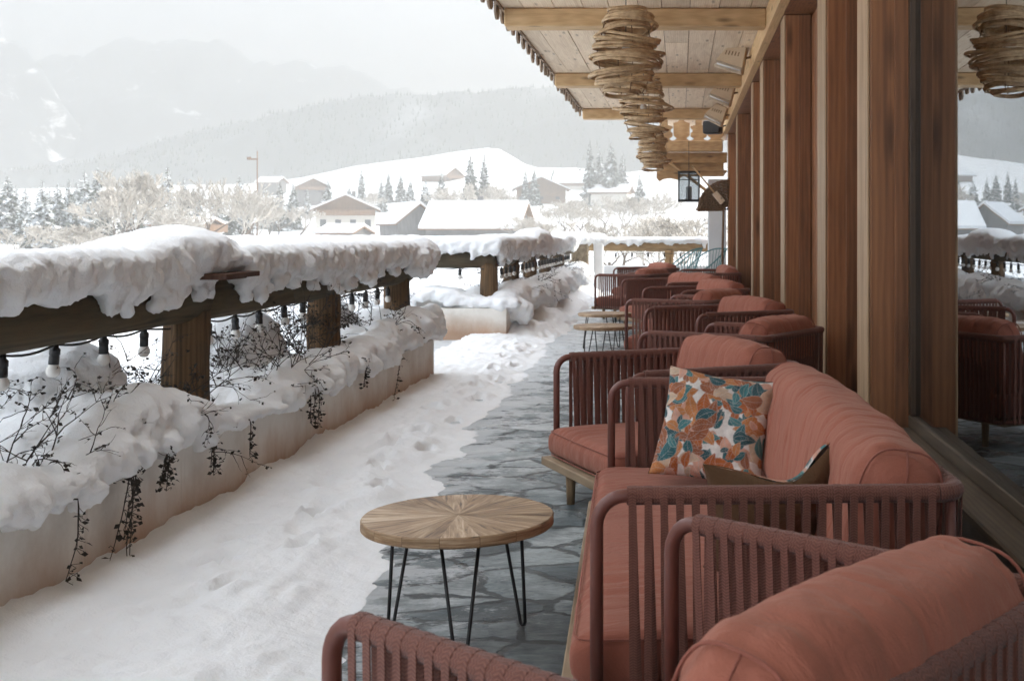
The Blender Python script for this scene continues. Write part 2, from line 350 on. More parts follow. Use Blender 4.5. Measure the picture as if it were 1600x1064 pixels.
# ------------------------------------------------------------------ mesh builder
class MB:
    def __init__(s): s.v = []; s.f = []; s.t = []; s.u = []; s.m = []
    def face(s, idx, t=.5, uv=None, m=0): s.f.append(tuple(idx)); s.t.append(t); s.u.append(uv); s.m.append(m)
    def box(s, lo, hi, t=.5, M4=None, m=0):
        b = len(s.v)
        for z in (lo[2], hi[2]):
            for (x, y) in ((lo[0], lo[1]), (hi[0], lo[1]), (hi[0], hi[1]), (lo[0], hi[1])):
                p = Vector((x, y, z)); s.v.append(M4 @ p if M4 else p)
        for q in ((3, 2, 1, 0), (4, 5, 6, 7), (0, 1, 5, 4), (1, 2, 6, 5), (2, 3, 7, 6), (3, 0, 4, 7)): s.face([b + i for i in q], t, None, m)
        return s
    def tube(s, pts, r, n=8, cap=True, closed=False, t=.5, sq=(1, 1), uvl=False, m=0, up=None):
        pts = [Vector(p) for p in pts]; k = len(pts)
        rr = r if isinstance(r, (list, tuple)) else [r] * k
        tan = []
        for i in range(k):
            a = pts[(i - 1) % k] if (closed or i > 0) else pts[0]; c = pts[(i + 1) % k] if (closed or i < k - 1) else pts[-1]
            d = c - a
            tan.append(d.normalized() if d.length > 1e-9 else Vector((0, 0, 1)))
        if up is not None: nrm = Vector(up)
        else: nrm = tan[0].orthogonal()
        rings = []; L = 0
        lens = []
        for i in range(k):
            if i: L += (pts[i] - pts[i - 1]).length
            lens.append(L)
            nrm = (nrm - tan[i] * nrm.dot(tan[i]));
            nrm = nrm.normalized() if nrm.length > 1e-6 else tan[i].orthogonal().normalized()
            bi = tan[i].cross(nrm)
            b = len(s.v)
            for j in range(n):
                a = 2 * PI * j / n
                s.v.append(pts[i] + nrm * (math.cos(a) * rr[i] * sq[0]) + bi * (math.sin(a) * rr[i] * sq[1]))
            rings.append(b)
        for i in range(k if closed else k - 1):
            a, b = rings[i], rings[(i + 1) % k]
            for j in range(n):
                j2 = (j + 1) % n
                uv = None
                if uvl:
                    u0, u1 = .1, .9
                    uv = [(u0, lens[i]), (u0, lens[(i + 1) % k]), (u1, lens[(i + 1) % k]), (u1, lens[i])]
                    uv = [uv[0], uv[3], uv[2], uv[1]]
                s.face((a + j, a + j2, b + j2, b + j), t, uv, m)
        if cap and not closed:
            s.face([rings[0] + j for j in range(n)][::-1], t, None, m); s.face([rings[-1] + j for j in range(n)], t, None, m)
        return s
    def ribbon(s, pts, wdir, nrms, w, th):
        """flat band along pts, wide along wdir, thick along the normals"""
        wd = Vector(wdir) * (w / 2); L = 0; rings = []; ls = []
        for i, p in enumerate(pts):
            if i: L += (pts[i] - pts[i - 1]).length
            ls.append(L); nn = nrms[i] * th; b = len(s.v)
            s.v += [p - wd + nn, p + wd + nn, p + wd, p - wd]; rings.append(b)
        for i in range(len(pts) - 1):
            a, b = rings[i], rings[i + 1]
            for j in range(4):
                j2 = (j + 1) % 4
                ua, ub = ((0, 1), (1, 1), (1, 0), (0, 0))[j]
                s.face((a + j, a + j2, b + j2, b + j), .5, [(ua, ls[i]), (ub, ls[i]), (ub, ls[i + 1]), (ua, ls[i + 1])])
        return s
    def build(s, name, mat, parent=None, smooth=False, bevel=0, loc=None, seg=1):
        me = bpy.data.meshes.new(name); me.from_pydata([tuple(v) for v in s.v], [], s.f)
        a = me.attributes.new('tone', 'FLOAT', 'FACE')
        for i, t in enumerate(s.t): a.data[i].value = t
        if any(u is not None for u in s.u):
            uvl = me.uv_layers.new(name='uv')
            for p in me.polygons:
                u = s.u[p.index]
                if u is None: continue
                for k, li in enumerate(p.loop_indices): uvl.data[li].uv = u[k]
        mats = mat if isinstance(mat, (list, tuple)) else [mat]
        for x in mats: me.materials.append(x)
        for p in me.polygons:
            p.use_smooth = smooth
            if len(mats) > 1: p.material_index = s.m[p.index]
        me.validate(); me.update()
        o = bpy.data.objects.new(name, me); C.objects.link(o)
        if parent: o.parent = parent
        if loc is not None: o.location = loc
        if bevel:
            md = o.modifiers.new('bevel', 'BEVEL'); md.width = bevel; md.segments = seg; md.limit_method = 'ANGLE'; md.angle_limit = R(40)
        return o
def tag(o, label=None, cat=None, group=None, kind=None):
    if label: o['label'] = label
    if cat: o['category'] = cat
    if group: o['group'] = group
    if kind: o['kind'] = kind
    return o
def thing(name, label, cat, loc=(0, 0, 0), rz=0, group=None):
    o = bpy.data.objects.new(name, None); C.objects.link(o); o.location = loc; o.rotation_euler = (0, 0, rz); o.empty_display_size = .2
    return tag(o, label, cat, group)
def copy_tree(o, parent=None):
    c = o.copy(); C.objects.link(c)
    if parent: c.parent = parent
    for ch in o.children: copy_tree(ch, c)
    return c
def fbm(p, o=4, h=.9, lac=2.1):
    a = 1; s = 0; q = Vector(p)
    for i in range(o): s += a * MN.noise(q); q = q * lac; a *= .5
    return s
def billow(p, o=3):
    a = 1; s = 0; q = Vector(p)
    for i in range(o): s += a * (abs(MN.noise(q)) * 2 - .5); q = q * 2.1 + Vector((3.1, 1.7, 5.3)); a *= .58
    return s
def smooth(a, b, x):
    t = max(0, min(1, (x - a) / (b - a))); return t * t * (3 - 2 * t)
def lerp(pts, x):
    if x <= pts[0][0]: return pts[0][1]
    for (x0, y0), (x1, y1) in zip(pts, pts[1:]):
        if x <= x1: return y0 + (y1 - y0) * (x - x0) / (x1 - x0)
    return pts[-1][1]

def snow_heap(name, blobs, vox, mat, parent=None, amp=.05, freq=7, top_amp=.25, sm=6, seed=0):
    """a heap of snow: overlapping lumps fused into one skin, then roughened (more on the hanging sides than on top)"""
    bm = bmesh.new()
    for (c, r) in blobs:
        mat4 = Matrix.Translation(Vector(c)) @ Matrix.Diagonal((r[0], r[1], r[2], 1))
        bmesh.ops.create_icosphere(bm, subdivisions=2, radius=1, matrix=mat4)
    me = bpy.data.meshes.new(name); bm.to_mesh(me); bm.free()
    o = bpy.data.objects.new(name, me); C.objects.link(o)
    md = o.modifiers.new('r', 'REMESH'); md.mode = 'VOXEL'; md.voxel_size = vox
    md = o.modifiers.new('s', 'SMOOTH'); md.factor = .5; md.iterations = sm
    dg = bpy.context.evaluated_depsgraph_get(); ev = o.evaluated_get(dg)
    m2 = bpy.data.meshes.new_from_object(ev); o.modifiers.clear(); o.data = m2
    nr = [v.normal.copy() for v in m2.vertices]; so = Vector((seed * 3.3, seed * 1.7, 0))
    for v, n in zip(m2.vertices, nr):
        k = top_amp + (1 - top_amp) * (1 - smooth(.25, .85, n.z))
        p = v.co
        d = billow(p * freq + so, 3) * amp * k + fbm(p * 2.2 + so, 2) * amp * .5 + billow(p * 24 + so, 2) * .0028 * (.35 + .65 * k)
        v.co = p + n * d
    m2.materials.clear(); m2.materials.append(mat)
    for p in m2.polygons: p.use_smooth = True
    m2.update(); o.name = name
    if parent: o.parent = parent
    return o

# ------------------------------------------------------------------ terrace floor and its snow
fl = MB(); fl.box((-3.35, -6, -.3), (1.42, 31.4, 0)); tag(fl.build('terrace_floor', M['flag']), kind='structure')
def snow_edge(y):
    return lerp([(-6, -.75), (2.5, -.95), (3.8, -1.14), (5, -1.30), (7.5, -1.42), (11.3, -1.55), (14.8, -1.68), (17, -1.60), (19, -1.72), (22, -1.85), (30, -2.0)], y)
def path_snow():
    g = MB(); ny = 620; nx = 84
    ys = [-2 + 33.2 * (j / ny) ** 1.45 for j in range(ny + 1)]
    xs = [-2.75 + 2.1 * i / nx for i in range(nx + 1)]
    prints = []
    for k in range(44):
        y = rnd.uniform(2.2, 24); x = rnd.uniform(-2.0, snow_edge(y) - .15)
        prints.append((x, y, rnd.uniform(.05, .075), rnd.uniform(.11, .16), rnd.uniform(-.5, .5), rnd.uniform(.012, .032)))
    for k in range(16):
        y = 4.6 + k * .62; prints.append((-1.72 + .13 * (k % 2) - .012 * k + rnd.uniform(-.04, .04), y, .05, .13, rnd.uniform(-.2, .2), .05))
    for y in ys:
        near = [p for p in prints if abs(p[1] - y) < .35]
        for x in xs:
            e = snow_edge(y) + .15 * fbm((x * .9, y * 1.1, 3), 3) + .075 * fbm((x * 3.6, y * 3.6, 1), 4)
            d = e - x
            h = .065 * smooth(0, .38, d) + .02 * smooth(.3, 1.1, d) - .03 * smooth(0, -.15, d) if d > 0 else d * .22
            if d > 0:
                h += 0.026 * fbm((x * 2.2, y * 2.0, 0), 3) * smooth(0, .3, d)
                h += .015 * billow((x * 10, y * 10, 2), 4) * smooth(0, .3, d)
                h += .06 * smooth(.22, 0, abs(x + 2.32)) * (0.2 + .8 * smooth(-.2, .4, MN.noise((0, y * 1.1, 9)))) * (1 if y < 11.3 else .2 if y < 16 else .8)
                if y > 16: h += .20 * smooth(.7, .0, abs(x + 2.2)) * smooth(-.25, .35, MN.noise((4, y * .45, 2))) * smooth(16, 17, y)
            for (fx, fy, a, b_, ro, dp) in near:
                dx, dy = x - fx, y - fy
                u = dx * math.cos(ro) + dy * math.sin(ro); w = -dx * math.sin(ro) + dy * math.cos(ro)
                q = (u / a) ** 2 + (w / b_) ** 2
                if q < 3: h -= dp * (1.1 - smooth(.3, 1.2, q) * 1.1) - .35 * dp * math.exp(-(q - 1.5) ** 2 * 3)
            g.v.append(Vector((x, y, h + .004)))
    for j in range(ny):
        for i in range(nx):
            a = j * (nx + 1) + i
            if max(g.v[k].z for k in (a, a + 1, a + nx + 2, a + nx + 1)) < -.03: continue
            g.face((a, a + 1, a + nx + 2, a + nx + 1))
    return tag(g.build('terrace_snow', M['snow_path'], None, True), kind='structure')
path_snow()

# ------------------------------------------------------------------ planters on the left
def planter(label, boxes, snow_blobs, vox, amp, freq, seed):
    t = thing('planter_wall', label, 'planter', (0, 0, 0))
    w = MB()
    for lo, hi in boxes: w.box(lo, hi)
    w.build('plaster_wall', M['plaster'], t, False, .012, seg=2)
    snow_heap('snow_cover', snow_blobs, vox, M['snow'], t, amp, freq, .3, 5, seed)
    return t
WX = -2.3
def planter1_blobs():
    bl = []; r = random.Random(3)
    y = 2.2
    hts = [(2, .52), (3.9, .50), (4.2, .60), (4.55, .52), (4.9, .66), (5.35, .76), (5.8, .62), (6.2, .46), (6.75, .47), (7.05, .60), (7.5, .68), (7.85, .56), (8.2, .66), (8.6, .55), (9, .66), (9.4, .60), (9.8, .74), (10.2, .66), (10.6, .78), (11.4, .70)]
    while y < 11.35:
        h = lerp(hts, y)
        bt = .41 - .10 * max(0, MN.noise((y * 1.3, 2, 2))) * 2
        bl.append(((WX - .10 + r.uniform(-.02, .03), y, (h + bt) / 2), (.18 + r.uniform(-.03, .03), .20, max(.05, (h - bt) / 2))))
        bl.append(((WX - .38, y, h - .19 + r.uniform(-.06, .02)), (.34, .26, .15)))
        bl.append(((WX - .85, y, .36 + r.uniform(-.05, .08)), (.36, .3, .18)))
        # hanging lumps over the front edge
        if r.random() < .7 and h > .53:
            bl.append(((WX + r.uniform(.0, .05), y + r.uniform(-.1, .1), r.uniform(.43, h - .12)), (r.uniform(.07, .11), r.uniform(.08, .15), r.uniform(.05, .09))))
        y += .16
    for k in range(8):    # lumps round the end
        bl.append(((WX - .05 - .11 * k, 11.36 + r.uniform(-.04, .08), .60 + r.uniform(-.1, .08)), (.15, .14, .16)))
    for (x, yy, z, a, b, c) in ((-3.0, 5.6, .62, .4, .55, .35), (-3.0, 7.9, .6, .4, .6, .38), (-3.1, 10.2, .62, .35, .6, .3), (-3.05, 4.2, .5, .35, .5, .25)):
        bl.append(((x, yy, z), (a, b, c)))
    return bl
p1 = planter('long stained white planter wall heaped with snow in the left foreground', [((WX - .20, 1.0, -.25), (WX, 11.3, .42)), ((-3.32, 1.0, -.25), (-3.12, 11.3, .40)), ((-3.12, 11.12, -.25), (WX - .20, 11.3, .42)), ((-3.12, 1.0, .1), (WX - .2, 11.12, .32))],
             planter1_blobs(), .021, .026, 8.0, 1)
def planter2_blobs():
    bl = []; r = random.Random(5)
    x = -2.35
    while x > -6.2:
        h = .58 + .14 * math.exp(-((x + 3.35) / .35) ** 2)
        bl.append(((x, 16.12, h - .10), (.26, .17, .10))); bl.append(((x, 16.6, h - .2), (.28, .36, .2)))
        if r.random() < .45: bl.append(((x + r.uniform(-.1, .1), 15.98, .45), (.08, .05, r.uniform(.04, .08))))
        x -= .2
    y = 16.4
    while y < 28.6:
        h = .66 + .12 * MN.noise((0, y * .6, 3)) + .006 * (y - 16)
        bl.append(((WX - .08, y, h - .17), (.26, .26, .2))); bl.append(((WX - .5, y, h - .22), (.34, .3, .2)))
        if r.random() < .85: bl.append(((WX + r.uniform(.04, .16), y, h - r.uniform(.18, .36)), (r.uniform(.11, .17), r.uniform(.14, .22), r.uniform(.11, .2))))
        y += .22
    return bl
p2 = planter('far pale planter wall with snow heaped over its corner, beyond the gap', [((-6.3, 16.0, -.25), (WX, 16.2, .42)), ((WX - .2, 16.2, -.25), (WX, 28.8, .42)), ((-3.32, 16.2, .1), (WX - .2, 28.8, .3))],
             planter2_blobs(), .036, .04, 6, 2)

# ------------------------------------------------------------------ log railings
RX, RZ, RR = -2.6, 1.06, .122
def wobble_log(p0, p1, r, seed, n=26, sides=20):
    pts = []; rr = []
    p0, p1 = Vector(p0), Vector(p1); d = (p1 - p0)
    side = Vector((-d.y, d.x, 0)).normalized()
    for i in range(n):
        t = i / (n - 1)
        pts.append(p0.lerp(p1, t) + side * .012 * MN.noise((t * 4, seed, 0)) + Vector((0, 0, .012 * MN.noise((t * 4, seed, 5)))))
        rr.append(r * (1 + .06 * MN.noise((t * 7, seed, 9))))
    m = MB(); m.tube(pts, rr, sides)
    for v in m.v:
        v += Vector((0, 0, .006 * MN.noise(v * 9)))
    return m
def post_mesh(x, y, z0, z1, r, seed):
    m = MB(); pts = []; rr = []
    for i in range(12):
        t = i / 11; pts.append((x + .012 * MN.noise((t * 3, seed, 1)), y + .012 * MN.noise((t * 3, seed, 4)), z0 + (z1 - z0) * t)); rr.append(r * (1.05 - .06 * t + .04 * MN.noise((t * 5, seed, 2))))
    m.tube(pts, rr, 22)
    k = len(m.v)
    for i, v in enumerate(m.v):     # drying checks: a few deep grooves down the post
        a = math.atan2(v.y - y, v.x - x)
        for g in (-.55, .6, 2.2, -2.1):
            dd = abs((a - g - .06 * MN.noise((v.z * 4, seed, g)) + PI) % (2 * PI) - PI)
            if dd < .16: v.x -= math.cos(a) * .016 * (1 - dd / .16); v.y -= math.sin(a) * .016 * (1 - dd / .16)
    return m
def rail_blobs(path, seed, top=1.40, mound=(), w=.25, hang=1.0, front=(1, 0)):
    r = random.Random(seed); bl = []
    p0, p1 = Vector(path[0]), Vector(path[1]); L = (p1 - p0).length; d = (p1 - p0).normalized(); fr = Vector((front[0], front[1], 0))
    s = 0
    while s <= L:
        c = p0 + d * s; h = top
        for (ms, mw, mh) in mound: h += mh * math.exp(-((s - ms) / mw) ** 4)
        ext = lambda a, b: (abs(d.x) * a + abs(fr.x) * b, abs(d.y) * a + abs(fr.y) * b)
        ex = ext(.2, w); zc = (h + 1.16) / 2 + .02
        bl.append((c + Vector((0, 0, zc - c.z)), (ex[0], ex[1], h - zc)))
        ex = ext(.2, w * .8)
        bl.append((c - fr * .10 + Vector((0, 0, zc - .02 - c.z)), (ex[0], ex[1], h - zc)))
        # front drape
        nz = MN.noise((s * .9, seed, 3)) * .9 + MN.noise((s * 2.7, seed, 8)) * .8
        drop = max(0, .055 + .10 * nz) * hang
        ex = ext(.12, .11)
        bl.append((c + fr * (.12 + .05 * r.random() + .04 * MN.noise((s * 1.7, seed, 15))) + Vector((0, 0, 1.255 - drop * .5 - c.z)), (ex[0], ex[1], .10 + drop * .5)))
        for q_ in range(3):
            if r.random() < .34 * hang:
                ex = ext(r.uniform(.025, .07), .055)
                bl.append((c + fr * (.145 + .03 * r.random()) + d * r.uniform(-.07, .07) + Vector((0, 0, 1.16 - drop - r.uniform(0, .07) - c.z)), (ex[0], ex[1], r.uniform(.03, .065))))
        s += .13
    return bl
def rail(label, logs, posts, heaps, group=None, mat=None, vox=.019, pmat=None):
    t = thing('log_railing', label, 'railing', (0, 0, 0))
    for i, (a, b, mt) in enumerate(logs): wobble_log(a, b, RR, i * 3.1 + len(posts)).build('rail_log', mt, t, True)
    for i, (x, y, z0) in enumerate(posts): post_mesh(x, y, z0, RZ - .06, .118, i + y).build('post', pmat or M['logpost'], t, True)
    for i, (bl, amp, fq) in enumerate(heaps): snow_heap('snow_cap', bl, vox, M['snow'], t, amp, fq, .12, 9, 7 + i)
    return t
b1 = rail_blobs(((RX, 2.2, RZ), (RX, 6.25, RZ)), 11, 1.345, [(4.0, .62, .085)], .24, .95)
b1 += [((RX + .03, 6.15, 1.32), (.27, .50, .13)), ((RX + .12, 6.35, 1.27), (.20, .38, .09)), ((RX - .02, 6.45, 1.31), (.26, .36, .11))]
b2 = rail_blobs(((RX, 6.75, RZ), (RX, 11.45, RZ)), 23, 1.375, [(.2, .6, -.03)], .24, 1.0)
b2 += [((RX + .12, 11.2, 1.2), (.26, .3, .2)), ((RX + .2, 11.0, 1.14), (.13, .2, .14)), ((RX + .18, 11.35, 1.10), (.12, .12, .14))]
rail1 = rail('near log railing under a thick snow cap, on three round posts at the left', [((RX, 1.8, RZ), (RX, 6.42, RZ), M['log']), ((RX, 6.44, RZ - .005), (RX, 11.35, RZ), M['log'])],
             [(RX, 3.6 - .3, .2), (RX, 6.37, .25), (RX, 8.82, .25), (RX, 11.1, .25)], [(b1, .018, 9), (b2, .023, 9)])
pb = MB()
pb.box((-.22, -.30, 0), (.30, -.02, .032), .3); pb.box((-.22, 0.0, .002), (.27, .26, .030), .8)
plank = pb.build('plank', M['plank'], None, False, .004); plank.location = (RX + .03, 6.36, RZ + RR - .012)
tag(plank, 'short dark reddish board lying on the near railing log under the snow mound', 'board')

# rail two: across the gap and then along the far planter
c1 = rail_blobs(((-6.4, 16.4, RZ), (RX + .1, 16.4, RZ)), 31, 1.39, [], .24, .55, (0, -1))
c2 = rail_blobs(((RX, 16.4, RZ), (RX, 28.4, RZ)), 37, 1.40, [(5.0, .9, .12), (8, .6, -.05), (10, .8, .06)], .27, 1.25)
rail2 = rail('farther log railing with snow cap, turning the corner beyond the gap', [((-6.6, 16.4, RZ), (RX + .1, 16.4, RZ), M['logx']), ((RX, 16.52, RZ), (RX, 28.6, RZ), M['log'])],
             [(-5.2, 16.4, .25), (RX, 16.4, .25), (RX, 18.6, .25), (RX, 20.9, .25), (RX, 23.3, .25), (RX, 25.8, .25)], [(c1 + c2, .035, 7)], vox=.034)
# far end rail
e1 = rail_blobs(((-2.5, 30.2, RZ + .02), (.95, 30.2, RZ)), 41, 1.30, [(.2, .5, .10)], .22, .25, (0, -1))
rail3 = rail('straight log railing closing the far end of the terrace', [((-2.3, 30.2, RZ + .04), (.95, 30.2, RZ + .02), M['end_log'])],
             [(-.28, 30.2, 0)], [(e1, .04, 5)], vox=.05, pmat=M['end_post'])
ew = MB(); ew.box((-1.9, 30.05, -.2), (1.2, 30.3, .62)); w = ew.build('low_wall', M['white_paint'], None, False, .02); tag(w, 'low white wall below the railing at the far end', 'wall')
pp = thing('gate_pillar', 'white round-edged pillar with snow cap at the far end of the terrace', 'pillar', (-2.0, 29.6, 0))
q = MB(); q.box((-.12, -.12, 0), (.12, .12, 1.24)); q.build('shaft', M['white_paint'], pp, False, .05, seg=3)
snow_heap('snow_cap', [((0, 0, 1.28), (.24, .24, .16)), ((-.1, 0, 1.30), (.22, .22, .15))], .035, M['snow'], pp, .03, 5, .3, 4, 3)
pp = thing('stone_pillar', 'rough brown stone pillar with thick snow hat left of the white pillar', 'pillar', (-2.42, 29.2, 0))
q = MB(); q.box((-.2, -.2, 0), (.2, .2, 1.18)); q.build('shaft', M['stone_pillar'], pp, False, .05, seg=3)
snow_heap('snow_cap', [((0, 0, 1.28), (.36, .36, .18)), ((-.3, -.1, 1.26), (.4, .34, .2)), ((-.7, -.2, 1.22), (.34, .34, .2))], .04, M['snow'], pp, .05, 5, .3, 4, 5)

# ------------------------------------------------------------------ festoon lights
def lathe(m, prof, c=(0, 0, 0), n=12, t=.5):
    c = Vector(c); rings = []
    for (r, z) in prof:
        b = len(m.v)
        for j in range(n):
            a = 2 * PI * j / n; m.v.append(c + Vector((r * math.cos(a), r * math.sin(a), z)))
        rings.append(b)
    for a, b in zip(rings, rings[1:]):
        for j in range(n): m.face((a + j, a + (j + 1) % n, b + (j + 1) % n, b + j), t)
    m.face([rings[0] + j for j in range(n)][::-1], t); m.face([rings[-1] + j for j in range(n)], t)
    return m
BULBP = [(.004, -.140), (.016, -.138), (.025, -.128), (.029, -.114), (.027, -.100), (.020, -.088), (.016, -.080)]
SOCKP = [(.017, -.086), (.021, -.084), (.021, -.050), (.019, -.046), (.022, -.044), (.022, -.020), (.014, -.012), (.012, .010), (.004, .012)]
def string_lights(label, pts, n_sag=6, sc_=1.0):
    t = thing('string_lights', label, 'string lights', pts[0])
    o0 = Vector(pts[0]); path = []
    for a, b in zip(pts, pts[1:]):
        a, b = Vector(a) - o0, Vector(b) - o0
        for k in range(n_sag): path.append(a.lerp(b, k / n_sag) - Vector((0, 0, .018 * math.sin(PI * k / n_sag))))
    path.append(Vector(pts[-1]) - o0)
    MB().tube(path, .0055 * sc_, 6).build('cable', M['black'], t, True)
    bm0 = sm0 = None
    for i, p in enumerate(pts[1:-1]):
        if bm0 is None:
            bo = lathe(MB(), [(r * sc_, z * sc_) for r, z in BULBP]).build('bulb', M['bulb'], t, True); so = lathe(MB(), [(r * sc_, z * sc_) for r, z in SOCKP]).build('socket', M['black'], bo, True)
            bm0 = bo; sm0 = so
        else:
            bo = bm0.copy(); C.objects.link(bo); bo.parent = t; so = sm0.copy(); C.objects.link(so); so.parent = bo
        bo.location = Vector(p) - o0; bo.rotation_euler = (rnd.uniform(-.08, .08), rnd.uniform(-.08, .08), 0)
    return t
zc = .925
ys = [4.73, 5.13, 5.56, 5.98, 6.79, 7.2, 7.61, 8.08, 8.49, 8.95, 9.76, 10.2, 10.6, 10.95]
string_lights('black cable of white globe bulbs hanging under the near railing log', [(-2.65, 2.0, zc)] + [(-2.65, y, zc - .01 * math.sin(y * 2)) for y in [3.1, 3.5, 3.93, 4.33] + ys] + [(-2.65, 11.3, zc)])
string_lights('string of small bulbs under the railing log that crosses the gap', [(-6.4, 16.36, .94)] + [(x, 16.36, .94) for x in (-5.9, -5.2, -4.5, -3.98, -3.5, -2.98)] + [(-2.6, 16.3, .94)], 4, 1.1)
string_lights('string of dark bulbs along the farther railing log beside the shrubs', [(-2.5, 16.6, .93)] + [(-2.5, 16.9 + .45 * k, .93) for k in range(24)] + [(-2.5, 28.0, .93)], 3, 1.1)
string_lights('string of tiny bulbs under the railing log at the far end', [(-1.85, 30.05, .93)] + [(-1.6 + .4 * k, 30.05, .93) for k in range(6)] + [(.8, 30.05, .93)], 3, 1.1)

# ------------------------------------------------------------------ dead shrubs and trailing plants
def grow(m, p, d, L, r, depth, rn, curl=.5, grav=-.1, leaf=None):
    pts = [Vector(p)]; dd = Vector(d).normalized(); n = 5
    for i in range(n):
        dd = (dd + Vector((rn.uniform(-1, 1), rn.uniform(-1, 1), rn.uniform(-1, 1))) * curl * .35 + Vector((0, 0, grav))).normalized()
        pts.append(pts[-1] + dd * L / n)
        if depth > 0 and i > 0:
            for k in range(rn.choice((0, 1, 1, 2))):
                nd = (dd + Vector((rn.uniform(-1, 1), rn.uniform(-1, 1), rn.uniform(-.6, .8))) * .9).normalized()
                grow(m, pts[-1], nd, L * rn.uniform(.3, .6), r * .62, depth - 1, rn, curl, grav, leaf)
    m.tube(pts, [r * (1 - .75 * i / n) for i in range(n + 1)], 4, False)
    if leaf is not None and depth == 0:
        for p in pts[2:]:
            if rn.random() < .5: leaf.append(p)
def leaves(pts, rn, s0, s1):
    m = MB()
    for p in pts:
        a = rn.uniform(0, 2 * PI); d = Vector((math.cos(a), math.sin(a), rn.uniform(-1, .3))).normalized(); u = d.orthogonal().normalized(); l = rn.uniform(s0, s1)
        b = len(m.v); u = (Matrix.Rotation(rn.uniform(0, 6), 3, d) @ u); nn = d.cross(u)
        m.v += [p, p + d * l * .5 + u * l * .32 + nn * l * .1, p + d * l, p + d * l * .5 - u * l * .32 + nn * l * .1]
        m.face((b, b + 1, b + 2), .5); m.face((b, b + 2, b + 3), .5)
    return m
def shrub(label, x, y, z, n, L, seed, spread=.2, grp='dead shrubs in the planters', depth=2, r0=.0048):
    rn = random.Random(seed); t = thing('dead_shrub', label, 'shrub', (x, y, z), 0, grp); m = MB(); lf = []
    for i in range(n):
        a = rn.uniform(0, 2 * PI); e = rn.uniform(.15, 1.2)
        grow(m, (rn.uniform(-spread, spread), rn.uniform(-spread, spread), 0), (math.cos(a) * math.cos(e), math.sin(a) * math.cos(e), math.sin(e)), L * rn.uniform(.55, 1.15), r0, depth, rn, .8, -.06, lf)
    m.build('branches', M['twig'], t, True)
    leaves(lf, rn, .012, .03).build('withered_leaves', M['leaf'], t)
for a in [('dead bramble tangle at the left end of the near planter, under the first bulbs', -2.66, 4.72, .40, 22, .42, 1, .25),
          ('tall dead shrub with seed heads just left of the nearest round post', -2.66, 5.80, .44, 26, .46, 2, .25),
          ('spreading dark shrub between the first and second round posts', -2.66, 7.2, .46, 26, .44, 3, .3),
          ('low black shrub tangle at the foot of the middle post', -2.66, 8.3, .56, 22, .36, 4, .25),
          ('dead shrub between the middle post and the last near post', -2.66, 9.9, .60, 26, .40, 5, .3)]:
    shrub(*a)
for i, (y, lab) in enumerate([(17.3, 'dark twiggy shrub beside the corner post of the farther railing'), (19.6, 'dark twiggy shrub between the second and third posts of the farther railing'), (22.2, 'dark twiggy shrub farther along the far planter, past its third post'), (24.6, 'frosty brown shrub near the far end of the far planter'), (27.0, 'brown tangle of shrub next to the stone pillar')]):
    shrub(lab, -2.62, y, .55, 12, .42, 20 + i, .3, depth=2, r0=.006)
def trail(label, y, z, L, seed, n=1, x=WX + .03):
    rn = random.Random(seed); t = thing('trailing_plant', label, 'plant', (x, y, z), 0, 'withered trailing plants hanging over the planter wall'); m = MB(); lp = []
    for i in range(n):
        pts = [Vector((-.06, rn.uniform(-.05, .05) * n, .03)), Vector((.04, rn.uniform(-.03, .03) * n, .02))]
        d = Vector((.15, rn.uniform(-.4, .4), -1)).normalized(); ll = L * rn.uniform(.6, 1.0) if i else L
        k = 10
        for j in range(k):
            d = (d + Vector((-pts[-1].x * 2 + .04, rn.uniform(-.35, .35), -.25))).normalized(); pts.append(pts[-1] + d * ll / k)
            if rn.random() < .9:
                for q_ in range(rn.choice((2, 3, 4))):
                    e = pts[-1] + Vector((rn.uniform(0, .02), rn.uniform(-.035, .035), rn.uniform(-.03, .02))); m.tube([pts[-1], e], .0012, 3, False); lp.append(e)
        m.tube(pts, [.0035 * (1 - .6 * j / len(pts)) for j in range(len(pts))], 5, False)
    m.build('stem', M['twig'], t, True)
    leaves(lp, rn, .016, .034).build('leaves', M['leaf'], t)
for a in [('single thin withered vine hanging low on the planter wall, farthest left', 4.5, .40, .30, 31, 1), ('longest leafy withered vine hanging down the planter wall', 4.98, .46, .45, 32, 4),
          ('short bent twig with dark leaves poking out of the snow right of the longest vine', 5.25, .46, .20, 33, 3), ('pair of thin twigs hanging under the snow bulge near the nearest post', 5.75, .44, .22, 34, 2),
          ('thin vine where the bare wall top shows between two snow heaps', 6.25, .42, .20, 35, 1), ('leafy vine hanging below the snow halfway along the planter', 7.35, .44, .26, 36, 3),
          ('small dark sprig clinging to the snow beside the middle post', 8.6, .5, .2, 37, 2), ('thin vine on the planter wall near its far end', 9.6, .42, .34, 38, 1)]:
    trail(*a)

